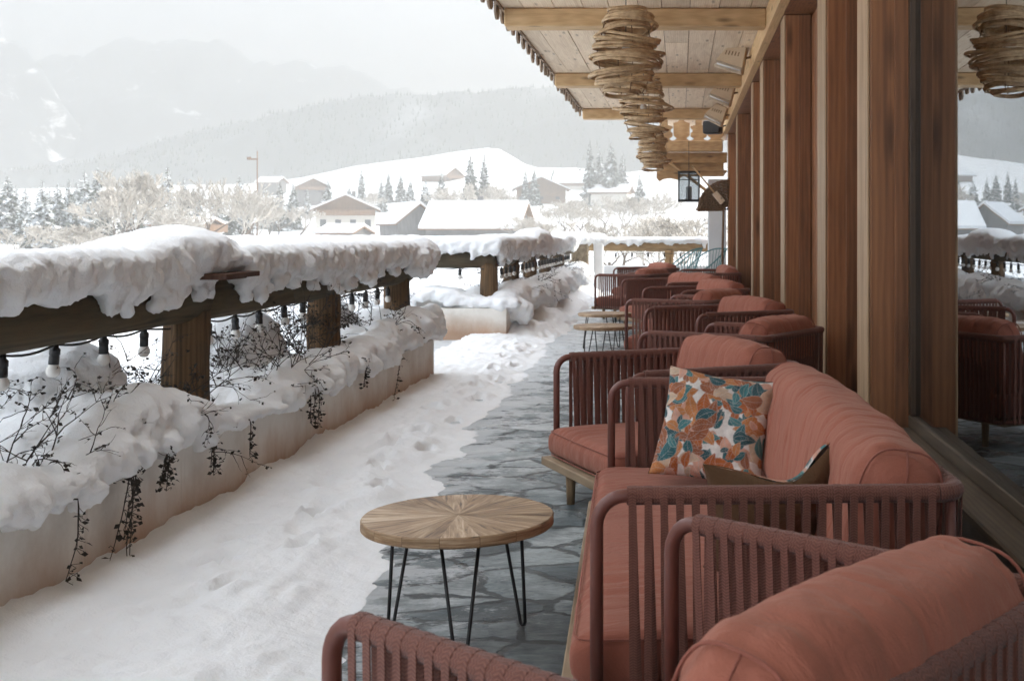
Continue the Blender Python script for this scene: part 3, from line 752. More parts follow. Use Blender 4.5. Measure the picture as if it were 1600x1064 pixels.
# ------------------------------------------------------------------ chalet: wall, posts, window, roof
ch = thing('chalet', 'timber chalet front with tall dark posts, large window and wide plank eave', 'building', (1.3, 10, 0))
def cb(m, name, mat, bevel=0, par=None, smooth_=False):
    o = m.build(name, mat, par or ch, smooth_, bevel)
    if par is None: o.location = (-1.3, -10, 0)
    return o
EZ = 3.85; EX = -1.95
posts = [(6.68, 7.09), (8.63, 9.15), (12.03, 12.5), (15.15, 15.75), (17.3, 17.7), (22.0, 22.5), (26.2, 26.6)]
m = MB(); y = 7.0; r = random.Random(2)
while y < 28:
    w_ = r.uniform(.20, .30); m.box((1.302 + r.uniform(0, .006), y, 0), (1.40, min(28, y + w_ - .004), 3.56), r.random()); y += w_
cb(m, 'wall_boarding', M['wall'])
for (a, b) in posts:
    k = MB(); mid = a + .10
    k.box((1.05, a, 0), (1.30, b, 3.58), r.random()); p = cb(k, 'post', M['post'], .006)
    e = MB(); e.box((1.035, a + .012, 0), (1.05 - .001, b - .012, 3.58), r.random()); cb(e, 'lit_post_side', M['post_lit'], .004)  # thin pale strip painted as the lit terrace-facing side of the post
    # camera side: a second board butted beside the post, slightly stepped
    s_ = MB(); s_.box((1.18, a - .022, 0), (1.298, a - .001, 3.575), r.random()); cb(s_, 'cover_board', M['wall'], .003)
# solid wall near the camera above and below the window; unseen upper block sized to shade the terrace; closes the building
m = MB(); m.box((1.27, -6, 0), (1.40, 6.66, .34), .4); m.box((1.27, -6, 3.2), (1.40, 6.66, 3.56), .5); cb(m, 'window_surround', M['frame_dark'])
m = MB(); m.box((.93, -6, 3.58), (1.03, 28.2, 3.845), .5); cb(m, 'wall_plate', M['plate'], .006)
m = MB(); m.box((1.031, -6, 3.585), (1.42, 28.2, 3.62), .3); cb(m, 'recess_soffit', M['wall'])
m = MB(); y = -6
m.box((1.03, -6, 3.9), (9, 28.2, 5.0), .5); m.box((1.40, 28.0, 0), (9, 28.2, 3.9), .5); m.box((8.8, -6, 0), (9, 28.0, 3.9), .5); m.box((1.42, -6, 0), (9, -5.8, 3.9)); m.box((1.401, 7.0, 0), (1.45, 28.0, 3.62))
cb(m, 'unseen_shade_mass', M['wall'])
# eave: planks, cross beams, fringe
m = MB(); x = EX
while x < 1.03:
    w_ = r.uniform(.24, .34); x2 = min(1.03, x + w_); yy = -6
    segs = sorted([r.uniform(0, 23) for _ in range(3)])
    for s0, s1 in zip([-6] + segs, segs + [24.0]): m.box((x + .005, s0 + .003, EZ + r.uniform(0, .006)), (x2 - .004, s1 - .003, EZ + .03), r.random())
    x = x2
cb(m, 'eave_planking', M['ceiling'])
m = MB(); m.box((EX, -6, EZ + .031), (1.03, 24.0, EZ + .12), .5); cb(m, 'roof_slab', M['wall'])
m = MB(); m.box((EX - .05, -6, EZ + .125), (1.03, 24.1, EZ + .24)); cb(m, 'roof_snow', M['snow'], .04)
for yb in (2.6, 7.8, 13.1, 18.4, 23.6):
    m = MB(); m.box((EX + .04, yb, EZ - .2), (.93, yb + .3, EZ - .004), r.random()); cb(m, 'cross_beam', M['beam'], .012)
y = 6.0
while y < 24.0:
    m = MB(); ww = r.uniform(.24, .33); h = r.uniform(.10, .16); a = len(m.v); x0 = EX - .028 - r.uniform(0, .012); x1 = x0 + .022
    prof = [(0, .06), (0, -h * .55), (ww * .22, -h * .92), (ww * .5, -h), (ww * .78, -h * .92), (ww, -h * .55), (ww, .06)]
    tn = r.random()
    for (yy, zz) in prof: m.v.append(Vector((x0, y + yy, EZ + zz)))
    for (yy, zz) in prof: m.v.append(Vector((x1, y + yy, EZ + zz)))
    n = len(prof); m.face([a + i for i in range(n)], tn); m.face([a + n + i for i in range(n)][::-1], tn)
    for i in range(n): m.face((a + (i + 1) % n, a + i, a + n + i, a + n + (i + 1) % n), tn)
    y += ww + r.uniform(.14, .24); cb(m, 'eave_shingle', M['shingle'])
m = MB(); m.box((EX - .001, 5.9, EZ - .02), (EX + .03, 24.0, EZ + .031)); cb(m, 'eave_board', M['shingle'])
# window
wn = MB(); wn.box((1.255, -5, .34), (1.30, 6.67, .405), .3); wn.box((1.255, -5, 3.14), (1.30, 6.6, 3.199), .4)
wf = wn.build('window', M['sill'], ch, False, .004); wf.location = (-1.3, -10, 0)
sl = MB(); sl.box((1.255, 6.602, .41), (1.30, 6.672, 3.135), .4); so = sl.build('jamb', M['frame_dark'], wf, False, .004)
sl = MB(); sl.box((1.10, -5, .295), (1.268, 6.674, .338), .5); so = sl.build('window_sill', M['sill'], wf, False, .008)
sl = MB(); sl.box((1.17, -5, .0), (1.268, 6.674, .29), .5); so = sl.build('apron', M['frame_dark'], wf, False, .004)
gp = MB(); gp.box((-.004, -11.2, .405), (.004, 0, 3.14), .5, Matrix.Translation((1.288, 6.60, 0)) @ Matrix.Rotation(R(-.6), 4, 'Z')); gp.build('glass_pane', M['glass'], wf)
# dim room behind the glass
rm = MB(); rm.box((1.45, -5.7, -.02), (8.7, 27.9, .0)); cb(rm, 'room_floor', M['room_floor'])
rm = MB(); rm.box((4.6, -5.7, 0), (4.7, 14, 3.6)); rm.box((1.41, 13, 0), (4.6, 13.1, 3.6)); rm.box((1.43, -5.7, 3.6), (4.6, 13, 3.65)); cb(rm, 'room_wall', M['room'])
cr = thing('wooden_box', 'pale wooden box on a dark plinth seen dimly through the window', 'box', (1.72, 7.55, 0))
k = MB(); k.box((-.11, -.11, .80), (.11, .11, 1.0)); k.build('box_body', M['crate'], cr, False, .006)
k = MB(); k.box((-.2, -.2, 0), (.2, .2, .795)); k.build('plinth', M['frame_dark'], cr, False, .006)
vs = thing('flower_vase', 'small white vase of dried flowers on the wooden box behind the window', 'vase', (1.72, 7.55, 1.002))
lathe(MB(), [(.02, 0), (.04, .0), (.045, .04), (.03, .10), (.022, .13), (.03, .15)], (0, 0, 0), 16).build('vase_body', M['ceramic'], vs, True)
k = MB(); rn = random.Random(4); lf = []
for i in range(26):
    a = rn.uniform(0, 6.28); grow(k, (0, 0, .13), (math.cos(a) * .5, math.sin(a) * .5, 1), rn.uniform(.1, .2), .002, 1, rn, .5, 0, lf)
k.build('stems', M['dry_flower'], vs); leaves(lf, rn, .02, .05).build('blossoms', M['dry_flower'], vs)

# ------------------------------------------------------------------ things under the eave
def rattan_lamp(label, x, y, ztop, s, seed):
    t = thing('pendant_lamp', label, 'lamp', (x, y, ztop), 0, 'rattan pendant lamps under the eave')
    rn = random.Random(seed); m = MB()
    prof = [(0, .62), (.10, .72), (.3, .86), (.5, 1.0), (.68, .95), (.85, .80), (1, .58)]
    n = 16
    for i in range(n):
        f = i / (n - 1); rad = .36 * lerp(prof, f) * rn.uniform(.82, 1.06) * s; zc = -.83 * f * s
        tx, ty = rn.uniform(-.17, .17) * (1 if 0 < i < n - 1 else .3), rn.uniform(-.14, .14) * (1 if 0 < i else .3)
        ox, oy = rn.uniform(-.06, .06) * s, rn.uniform(-.05, .05) * s
        for k in range(rn.choice((2, 2, 3))):
            pts = []; ex = rn.uniform(.9, 1.1); dz = rn.uniform(-.025, .025) * s; ph = rn.uniform(0, 6)
            for j in range(30):
                a = 2 * PI * j / 30; rr = rad * (1 + .03 * math.sin(3 * a + ph))
                X, Y_ = rr * math.cos(a) * ex, rr * math.sin(a)
                pts.append((X + ox, Y_ + oy, zc + dz + X * tx + Y_ * ty + .006 * math.sin(2 * a + ph)))
            m.tube(pts, .0125 * s, 6, closed=True, sq=(1.35, .8), up=(0, 0, 1))
    m.build('rattan_hoops', M['rattan'], t, True)
    k = MB()
    for a in (.3, 1.9, 3.4, 5.0):
        k.tube([(.30 * s * lerp(prof, f / 8) * math.cos(a), .30 * s * lerp(prof, f / 8) * math.sin(a), -.83 * s * f / 8) for f in range(9)], .006, 5)
    k.build('tie_rods', M['wicker'], t, True)
    c = MB().tube([(0, 0, -.35 * s), (0, 0, EZ - ztop)], .005, 6); c.build('cord', M['black'], t)
    lathe(MB(), [(.01, -.46 * s), (.045 * s, -.43 * s), (.05 * s, -.39 * s), (.03 * s, -.34 * s), (.02 * s, -.30 * s)], (0, 0, 0), 12).build('bulb', M['bulb'], t, True)
rattan_lamp('nearest and largest rattan ring pendant hanging under the eave', -.54, 12.0, 3.60, .96, 3)
rattan_lamp('middle one of the three rattan ring pendants, partly behind the nearest', -.54, 17.7, 3.65, 1.0, 8)
rattan_lamp('farthest and smallest-looking rattan ring pendant, in front of the balcony', -.52, 23.3, 3.42, .90, 14)

def heater_proto():
    t = thing('patio_heater', '', 'heater', (0, 0, 0), 0, 'patio heaters along the wall plate')
    m = MB()      # five-sided housing, its broad slotted face turned down the terrace, mirror along the lower edge
    prof = [(0, .215), (.215, .14), (.16, -.22), (-.21, -.09), (-.175, .015)]
    def lay(o_, y0, y1, pr):
        b = len(o_.v); n_ = len(pr)
        for y in (y0, y1):
            for (x, z) in pr: o_.v.append(Vector((x, y + z * .25, z)))
        o_.face([b + q_ for q_ in range(n_)][::-1]); o_.face([b + n_ + q_ for q_ in range(n_)])
        for q_ in range(n_): o_.face((b + q_, b + (q_ + 1) % n_, b + n_ + (q_ + 1) % n_, b + n_ + q_))
    lay(m, -.07, .09, prof); bmesh_fix = True
    m.build('hood', M['heater'], t, False, .01)
    k = MB(); lay(k, -.078, -.0715, [(-.185, -.005), (.165, -.125), (.150, -.205), (-.195, -.085)]); k.build('reflector', M['chrome'], t)
    k = MB()
    for q_ in range(5):
        x = -.05 + .042 * q_; z = .09 - .008 * q_
        lay(k, -.076, -.0715, [(x, z + .03), (x + .012, z + .025), (x - .006, z - .03), (x - .018, z - .025)])
    k.build('vent_slots', M['wicker'], t)
    k = MB(); k.tube([(-.17, -.105, -.05), (.15, -.13, -.16)], .010, 8); k.build('heating_tube', M['ceramic'], t, True)
    k = MB(); k.tube([(.15, .05, .0), (.36, .05, .05)], .016, 8); k.tube([(-.0, .08, .2), (.05, .1, .34)], .006, 5); k.tube([(.1, .08, .17), (.12, .1, .33)], .006, 5); k.build('bracket', M['wicker'], t)
    return t
h0 = heater_proto()
for i, (x, y, lab) in enumerate([(.69, 11.0, 'patio heater cut off by the top edge of the picture'), (.69, 16.0, 'nearest fully visible beige patio heater under the eave'), (.69, 19.6, 'beige patio heater between two others on the wall plate'), (.68, 22.8, 'farthest beige patio heater, just above the black speaker')]):
    h = h0 if i == 0 else copy_tree(h0)
    h.location = (x - .02, y, 3.74 - .03 * i); h.rotation_euler = (R(4), R(4 * i - 4), R(-14)); h['label'] = lab
sp = thing('speaker', 'black wall speaker below the farthest patio heater', 'speaker', (.66, 24.6, 3.58), R(-20))
m = MB(); m.box((-.19, -.12, -.15), (.19, .12, .13)); m.build('cabinet', M['speaker'], sp, False, .05, seg=3)
m = MB(); m.box((-.165, -.128, -.12), (.165, -.121, .10)); m.build('grille', M['black'], sp, False, .002)
m = MB(); m.tube([(.1, .1, 0), (.35, .15, .05)], .015, 8); m.build('bracket', M['black'], sp)

# balcony at the far end
bl = thing('balcony', 'timber balcony with cut-out pattern boards at the far end of the eave', 'balcony', (.3, 26.6, 0))
def bpart(m, name, mat, bevel=0): 
    o = m.build(name, mat, bl, False, bevel); o.location = (-.3, -26.6, 0); return o
def cut_board(x0, x1, y, z0, z1, kind, m):
    """board with half holes cut out of its sides so that neighbours form a pattern"""
    w_ = x1 - x0; cx = (x0 + x1) / 2; a = len(m.v); half = []
    steps = 22
    for i in range(steps + 1):
        f = i / steps; z = z0 + (z1 - z0) * f; e = w_ / 2
        if kind == 0:
            if .60 < f < .95: e -= w_ * .30
            elif abs(f - .42) < .06: e -= w_ * .12
            elif f < .16: e -= w_ * .24 * (1 - abs(f - .08) / .08)
        else:
            if .74 < f < .97: e -= w_ * .36 * math.sqrt(max(0, 1 - ((f - .855) / .115) ** 2))
            elif f < .2: e -= w_ * .22 * (1 - abs(f - .1) / .1)
        half.append((e, z))
    for (e, z) in half: m.v += [Vector((cx - e, y, z)), Vector((cx + e, y, z)), Vector((cx + e, y + .03, z)), Vector((cx - e, y + .03, z))]
    tn = rnd.random()
    for i in range(steps):
        b0, b1 = a + 4 * i, a + 4 * i + 4
        for j in range(4): m.face((b0 + j, b0 + (j + 1) % 4, b1 + (j + 1) % 4, b1 + j), tn)
m = MB()
for i in range(4): cut_board(-.52 + .37 * i, -.165 + .37 * i, 26.2, 3.42, 3.95, i % 2, m)
bpart(m, 'pattern_boards', M['balcony'])
m = MB(); m.box((-.55, 26.1, 3.18), (.92, 26.34, 3.42), .3); bpart(m, 'balcony_beam', M['balcony'], .02)
m = MB(); m.box((-.50, 26.35, 2.95), (1.02, 26.42, 3.179), .9); m.box((-.45, 26.43, 2.75), (1.02, 28, 2.80), .3); bpart(m, 'back_boards', M['balcony'], .01)
m = MB(); a = len(m.v)
prof = [(-.52, 3.17), (-.52, 2.62), (-.46, 2.55), (-.36, 2.60), (-.22, 2.62), (-.05, 2.58), (.05, 2.66), (.95, 2.66), (.95, 3.17)]
for dy in (0, .05):
    for (x, z) in prof: m.v.append(Vector((x, 26.44 + dy, z)))
n = len(prof); m.face(range(n)); m.face([n + i for i in range(n)][::-1])
for i in range(n): m.face(((i + 1) % n, i, n + i, n + (i + 1) % n))
bpart(m, 'carved_board', M['balcony'])
m = MB(); m.box((-.48, 26.6, 3.9), (1.03, 28.2, 4.0)); bpart(m, 'balcony_ceiling', M['ceiling'])
m = MB(); m.tube([(-.25, 26.38, 2.98), (.75, 26.3, 2.20)], .035, 8); bpart(m, 'brace', M['balcony'])
wc = MB(); wc.box((.62, 26.9, 0), (1.02, 27.3, 2.62)); o = wc.build('white_pier', M['white_paint'], None, False, .01); tag(o, 'white painted pier below the balcony at the far end of the wall', 'pier')

ln = thing('lantern', 'black metal lantern hanging below the balcony', 'lantern', (.17, 24.0, 2.04))
m = MB()
for sx in (-.2, .2):
    for sy in (-.2, .2): m.box((sx - .015, sy - .015, 0), (sx + .015, sy + .015, .58))
m.box((-.22, -.22, 0), (.22, .22, .04)); m.box((-.22, -.22, .56), (.22, .22, .60)); m.box((-.015, -.21, .04), (.015, -.19, .56)); m.box((-.2, -.21, .42), (.2, -.19, .44))
m.build('frame', M['black'], ln, False, .003)
m = MB(); m.box((-.185, -.185, .045), (.185, .185, .555)); m.build('glass_panes', M['lantern_glass'], ln)
lathe(MB(), [(.06, .04), (.06, .3), (.01, .31)], (0, 0, 0), 14).build('candle', M['ceramic'], ln, True)
m = MB(); m.tube([(0, 0, .6), (0, 0, 1.2)], .006, 6); m.build('chain', M['black'], ln)

fan = thing('wicker_basket', 'brown fan-shaped wicker harvest basket on the wall beneath the balcony', 'basket', (.92, 23.4, 1.86))
m = MB()
for k in range(10):
    a = R(92 + k * 9.2); pts = []
    for j in range(8):
        rr = .08 + .52 * j / 7; pts.append((rr * math.cos(a), -.05 * math.sin(j), .0 + rr * math.sin(a)))
    m.tube(pts, .010, 6)
for j in range(16):
    rr = .08 + .033 * j; pts = [(rr * math.cos(R(90 + q_ * 4)), -.015 + .022 * math.sin(q_ * 1.4 + j * PI), rr * math.sin(R(90 + q_ * 4))) for q_ in range(24)]
    m.tube(pts, .017, 6)
m.build('weave', M['wicker'], fan, True)
m = MB(); m.tube([(-.62, .0, .02), (.0, .0, .02), (.02, 0, .62)], .02, 8); m.build('rim', M['wicker'], fan, True)
pl = thing('wooden_paddle', 'long-handled wooden paddle leaning diagonally out of the wicker basket', 'paddle', (.74, 23.3, 2.1))
m = MB(); m.tube([(0, 0, 0), (-.52, 0, .62)], .016, 8); m.build('handle', M['beam'], pl, True)
m = MB(); m.box((-.06, -.015, -.13), (.06, .015, .13), .5, Matrix.Rotation(R(-40), 4, 'Y')); m.build('blade', M['ceiling'], pl, False, .01)
po = MB(); po.tube([(.85, 23.6, 0), (.82, 23.55, 1.0), (.84, 23.5, 1.86)], .022, 8); o = po.build('wooden_pole', M['wicker'], None, True); tag(o, 'thin dark pole standing against the wall below the wicker basket', 'pole')

# ------------------------------------------------------------------ lounge furniture
DEP = .94; TOP = .732; TR = .0175
def cush(w, d, h, n=3.4, nu=56, nv=40, wr=None, seed=0, res=(.013, .02, .02)):
    """stuffed cushion as a rounded box of size w x d x h around its centre; wr = list of pleat positions along w"""
    m = MB(); k = 10
    su = max(12, int(w / res[0])); sv = max(12, int(d / res[1])); sw = max(8, int(h / res[2]))
    idx = {}
    def vert(i, j, l):
        key = (i, j, l)
        if key in idx: return idx[key]
        p = Vector((i / su * 2 - 1, j / sv * 2 - 1, l / sw * 2 - 1))
        idx[key] = len(m.v); m.v.append(p); return idx[key]
    for i in range(su):
        for j in range(sv):
            m.face((vert(i, j, sw), vert(i + 1, j, sw), vert(i + 1, j + 1, sw), vert(i, j + 1, sw))); m.face((vert(i, j + 1, 0), vert(i + 1, j + 1, 0), vert(i + 1, j, 0), vert(i, j, 0)))
    for i in range(su):
        for l in range(sw):
            m.face((vert(i, 0, l), vert(i + 1, 0, l), vert(i + 1, 0, l + 1), vert(i, 0, l + 1))); m.face((vert(i, sv, l + 1), vert(i + 1, sv, l + 1), vert(i + 1, sv, l), vert(i, sv, l)))
    for j in range(sv):
        for l in range(sw):
            m.face((vert(0, j, l + 1), vert(0, j + 1, l + 1), vert(0, j + 1, l), vert(0, j, l))); m.face((vert(su, j, l), vert(su, j + 1, l), vert(su, j + 1, l + 1), vert(su, j, l + 1)))
    return m
def round_box(p, hw, hd, hh, rad):
    """move a unit-cube surface point onto a box with rounded edges"""
    q = Vector((p.x * hw, p.y * hd, p.z * hh)); c = Vector((max(-hw + rad, min(hw - rad, q.x)), max(-hd + rad, min(hd - rad, q.y)), max(-hh + rad, min(hh - rad, q.z))))
    d = q - c
    return (c + d.normalized() * rad if d.length > 1e-9 else q), c
def seat_cushion(w, parent, seed):
    d, h = DEP + .02, .145
    m = cush(w, d, h); hw, hd, hh = w / 2, d / 2, h / 2
    for i, p in enumerate(m.v):
        q, c = round_box(p, hw, hd, hh, .045)
        e = (1 - (q.x / hw) ** 6) * (1 - (q.y / hd) ** 6)
        if p.z > .99: q.z += .018 * max(0, e)
        s = q.y + .12 * math.sin(q.x * 4 + seed)
        q.z += (p.z > 0) * .016 * MN.noise((q.x * 24 + seed, q.y * 4, 1)) * smooth(-.15, .25, MN.noise((q.x * 2.2, seed, 4))) * smooth(-.1, -.5, q.y) + .004 * MN.noise((q.x * 5, q.y * 5, seed))
        if p.y < -.99: q.y -= .014 * (1 - p.z ** 2); q.y += .004 * MN.noise((q.x * 18, q.z * 8, seed))
        m.v[i] = q
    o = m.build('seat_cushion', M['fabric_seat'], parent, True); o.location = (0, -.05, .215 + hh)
    for z in (hh - .012, -hh + .012):
        k = MB(); k.tube([(-hw + .012, hd - .05, z), (-hw + .006, -hd + .05, z), (-hw + .02, -hd + .012, z), (-hw + .05, -hd - .002, z), (0, -hd - .006, z), (hw - .05, -hd - .002, z), (hw - .02, -hd + .012, z), (hw - .006, -hd + .05, z), (hw - .012, hd - .05, z)], .0032, 5); k.build('seam', M['piping'], o, True)
    return o
def back_cushion(w, parent, seed, nple):
    d, h = .25, .48
    m = cush(w, d, h, res=(.0095, .02, .02)); hw, hd, hh = w / 2, d / 2, h / 2; rn = random.Random(seed)
    ple = [(-hw + w * (i + .5 + rn.uniform(-.25, .25)) / nple, rn.uniform(-.25, .25), rn.uniform(.006, .015) * (1 if w > 1.3 else .38), rn.uniform(.008, .015)) for i in range(nple)]
    for i, p in enumerate(m.v):
        q, c = round_box(p, hw, hd, hh, .10)
        ex = 1 - abs(q.x / hw) ** 8
        # full, bolster-like top that slumps toward the ends, fuller front
        q.z += (p.z > 0) * .022 * (1 - (q.x / hw) ** 2) + .012 * MN.noise((q.x * 3, seed, q.y * 3))
        q.y *= 1 + .10 * (1 - p.z ** 2) * ex
        if abs(p.x) > .99: q.x += math.copysign(.018, p.x) * (1 - p.y ** 2) * (1 - p.z ** 2)
        rad = (q - Vector((q.x, 0, -.05)));
        rad = rad.normalized() if rad.length > 1e-6 else Vector((0, 0, 1))
        g = 0
        for (x0, sl, dp, sg) in ple:
            xx = q.x - x0 - sl * (q.z * .5 - q.y * .6) - .012 * MN.noise((q.z * 9, x0 * 7, seed))
            g += dp * math.exp(-(xx / sg) ** 2) * smooth(-.2, .12, q.z + .6 * max(0, -q.y)) - .15 * dp * math.exp(-((xx - sg * 2.2) / (sg * 1.6)) ** 2)
        q -= rad * g * ex
        # gathered creases close to the ends
        ee = smooth(hw - .22, hw - .04, abs(q.x))
        q += rad * (.014 * ee * MN.noise((q.x * 7 + seed, q.y * 22, q.z * 22)) + .007 * MN.noise((q.x * 4 + seed, q.y * 13, q.z * 13)) + .005 * fbm((q.x * 16 + seed, q.y * 9, q.z * 9), 2)) * (1 if abs(p.x) < .99 else .5)
        m.v[i] = q
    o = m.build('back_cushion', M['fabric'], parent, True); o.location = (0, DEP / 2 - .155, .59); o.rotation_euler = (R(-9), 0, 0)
    for s in (-1, 1):     # seam round each end panel
        pts = []
        for j in range(40):
            a = 2 * PI * j / 40; cy, sy = math.cos(a), math.sin(a); n_ = 2 / 3.2
            yy = math.copysign(abs(cy) ** n_, cy) * (hd - .010); zz = math.copysign(abs(sy) ** n_, sy) * (hh - .012)
            pts.append((s * (hw - .032), yy * 1.03, zz + (.010 if zz > 0 else 0)))
        k = MB(); k.tube(pts, .0036, 5, closed=True); k.build('seam', M['piping'], o, True)
        k = MB(); k.tube([(s * (hw + .012), 0, -hh + .1), (s * (hw + .020), .0, 0), (s * (hw + .010), 0, hh - .06), (s * (hw - .03), 0, hh - .004)], .0028, 5); k.build('end_seam', M['piping'], o, True)
    return o
def lounge(name, label, cat, width, seed, nple, group=None):
    t = thing(name, label, cat, (0, 0, 0), 0, group)
    hw = width / 2; yf, yb = -DEP / 2, DEP / 2; rb = .075; rc = .06
    def arc(c, a0, a1, r_, ax, n=7):
        out = []
        for i in range(n):
            a = a0 + (a1 - a0) * i / (n - 1)
            out.append(Vector(c) + Vector(ax[0]) * (r_ * math.cos(a)) + Vector(ax[1]) * (r_ * math.sin(a)))
        return out
    L = [Vector((-hw, yf, .17))] + arc((-hw, yf + rb, TOP - rb), PI, PI / 2, rb, ((0, 1, 0), (0, 0, 1)))
    L += arc((-hw + rc, yb - rc, TOP), PI, PI / 2, rc, ((1, 0, 0), (0, 1, 0)))
    Rr = [Vector((-p.x, p.y, p.z)) for p in L][::-1]
    m = MB(); m.tube(L + Rr, TR, 12)
    low = [Vector((-hw, yf, .20)), Vector((-hw, yb - rc, .20)), Vector((-hw + rc, yb, .20)), Vector((hw - rc, yb, .20)), Vector((hw, yb - rc, .20)), Vector((hw, yf, .20))]
    m.tube(low, .013, 8)
    for s in (-1, 1): m.tube([(s * (hw - .02), yb - .02, .2), (s * (hw - .02), yb - .02, TOP)], .013, 8)
    m.build('tube_frame', M['tube'], t, True)
    rn = random.Random(seed + 50)
    def strap(mb, base, along, out, top=TOP):
        lean = rn.uniform(-.006, .006); pts = []; nr = []
        base = Vector(base); along = Vector(along); out = Vector(out); z = Vector((0, 0, 1))
        o_ = .0145; ro = TR + .0048
        pts.append(base + out * o_ + z * .19 + along * lean); nr.append(out)
        pts.append(base + out * (o_ + .004) + z * (top * .6) + along * lean * .4); nr.append(out)
        for i in range(7):
            a = PI * i / 6; nn = out * math.cos(a) + z * math.sin(a); pts.append(base + nn * ro + z * top); nr.append(nn)
        pts.append(base - out * (o_ + .004) + z * (top * .6) - along * lean * .4 + along * .010); nr.append(-out)
        pts.append(base - out * o_ + z * .19 + along * .018); nr.append(-out)
        mb.ribbon(pts, along, nr, .0195, .003)
    sp_ = .0405
    for s in (-1, 1):
        mb = MB(); y = yf + rb + .016
        mb.tube([(s * hw, yf + rb + .002, TOP), (s * hw, yb - rc, TOP)], TR + .0066, 14, uvl=True)
        while y < yb - .05:
            strap(mb, (s * hw, y, 0), (0, 1, 0), (s, 0, 0)); y += sp_
        mb.build('arm_rope_weave', M['rope'], t, False)
    mb = MB(); mb.tube(arc((-hw + rc, yb - rc, TOP), PI, PI / 2, rc, ((1, 0, 0), (0, 1, 0))) + arc((hw - rc, yb - rc, TOP), PI / 2, 0, rc, ((1, 0, 0), (0, 1, 0))), TR + .0066, 14, uvl=True)
    x = -hw + rc + .02
    while x < hw - rc - .01:
        strap(mb, (x, yb, 0), (1, 0, 0), (0, 1, 0)); x += sp_
    mb.build('back_rope_weave', M['rope'], t, False)
    m = MB(); iw = hw - .035
    m.box((-iw, yf - .10, .168), (iw, yf - .035, .212), .3); m.box((-iw, yb - .10, .168), (iw, yb - .04, .212), .5)
    m.box((-iw, yf - .034, .169), (-iw + .06, yb - .101, .211), .7); m.box((iw - .06, yf - .034, .169), (iw, yb - .101, .211), .6)
    m.box((-iw + .061, yf - .03, .185), (iw - .061, yb - .102, .205), .4)
    m.build('platform', M['platform'], t, False, .004)
    lx = iw - (.26 if width < 1.3 else .16)
    for sx in (-1, 1):
        for y in (yf - .03, yb - .12):
            k = MB(); k.tube([(sx * lx, y, 0.001), (sx * lx, y, .168)], [.021, .027], 14); k.build('leg', M['leg_wood'], t, True)
    seat_cushion(2 * iw - .01, t, seed); back_cushion(2 * iw - .05, t, seed, nple)
    return t
def put(o, fc, th, label=None):
    th = R(th); dy = Vector((-math.sin(th), math.cos(th), 0)) * (DEP / 2)
    o.location = Vector((fc[0], fc[1], 0)) + dy; o.rotation_euler = (0, 0, th)
    if label: o['label'] = label
    return o
GA = 'terracotta rope armchairs along the terrace'; GS = 'terracotta rope sofas along the terrace'
SOFA = put(lounge('lounge_sofa', 'long terracotta rope sofa holding the leaf-print pillow, nearest the window', 'sofa', 2.35, 2, 15, GS), (-.262, 4.265), -87.65)
A = put(lounge('lounge_armchair', 'nearest terracotta armchair, its back turned to us in the bottom right foreground', 'armchair', .93, 5, 5, GA), (-.315, 2.475), 230.7)
B = put(lounge('lounge_armchair', 'terracotta armchair just beyond the pillow sofa, angled towards us with wooden leg showing', 'armchair', .98, 9, 6, GA), (-.456, 6.115), -64)
B2 = copy_tree(A); put(B2, (-.04, 8.55), 240, 'second armchair seen from behind, its cushion end touching the tall wall post')
D_ = copy_tree(B); put(D_, (-.085, 10.35), -62.4, 'terracotta armchair facing us directly behind the second back-turned chair')
E_ = copy_tree(A); put(E_, (-.325, 12.6), 242, 'back-turned armchair beside the two far round tables')
F_ = copy_tree(B); put(F_, (-.225, 14.38), -62, 'terracotta armchair facing us just past the two far round tables')
G_ = lounge('lounge_sofa', 'two-seat terracotta rope sofa angled towards us in the far half of the row', 'sofa', 1.5, 12, 8, GS); put(G_, (-.52, 16.9), -64)
H_ = copy_tree(A); put(H_, (-1.16, 20.2), 240, 'back-turned armchair whose rope side is backlit by the sunny floor')
I_ = copy_tree(B); put(I_, (-1.07, 23.2), -62, 'farthest terracotta armchair, nearest the end railing')
J_ = copy_tree(SOFA); put(J_, (.02, 21.3), -88, 'far terracotta sofa standing close against the timber wall')

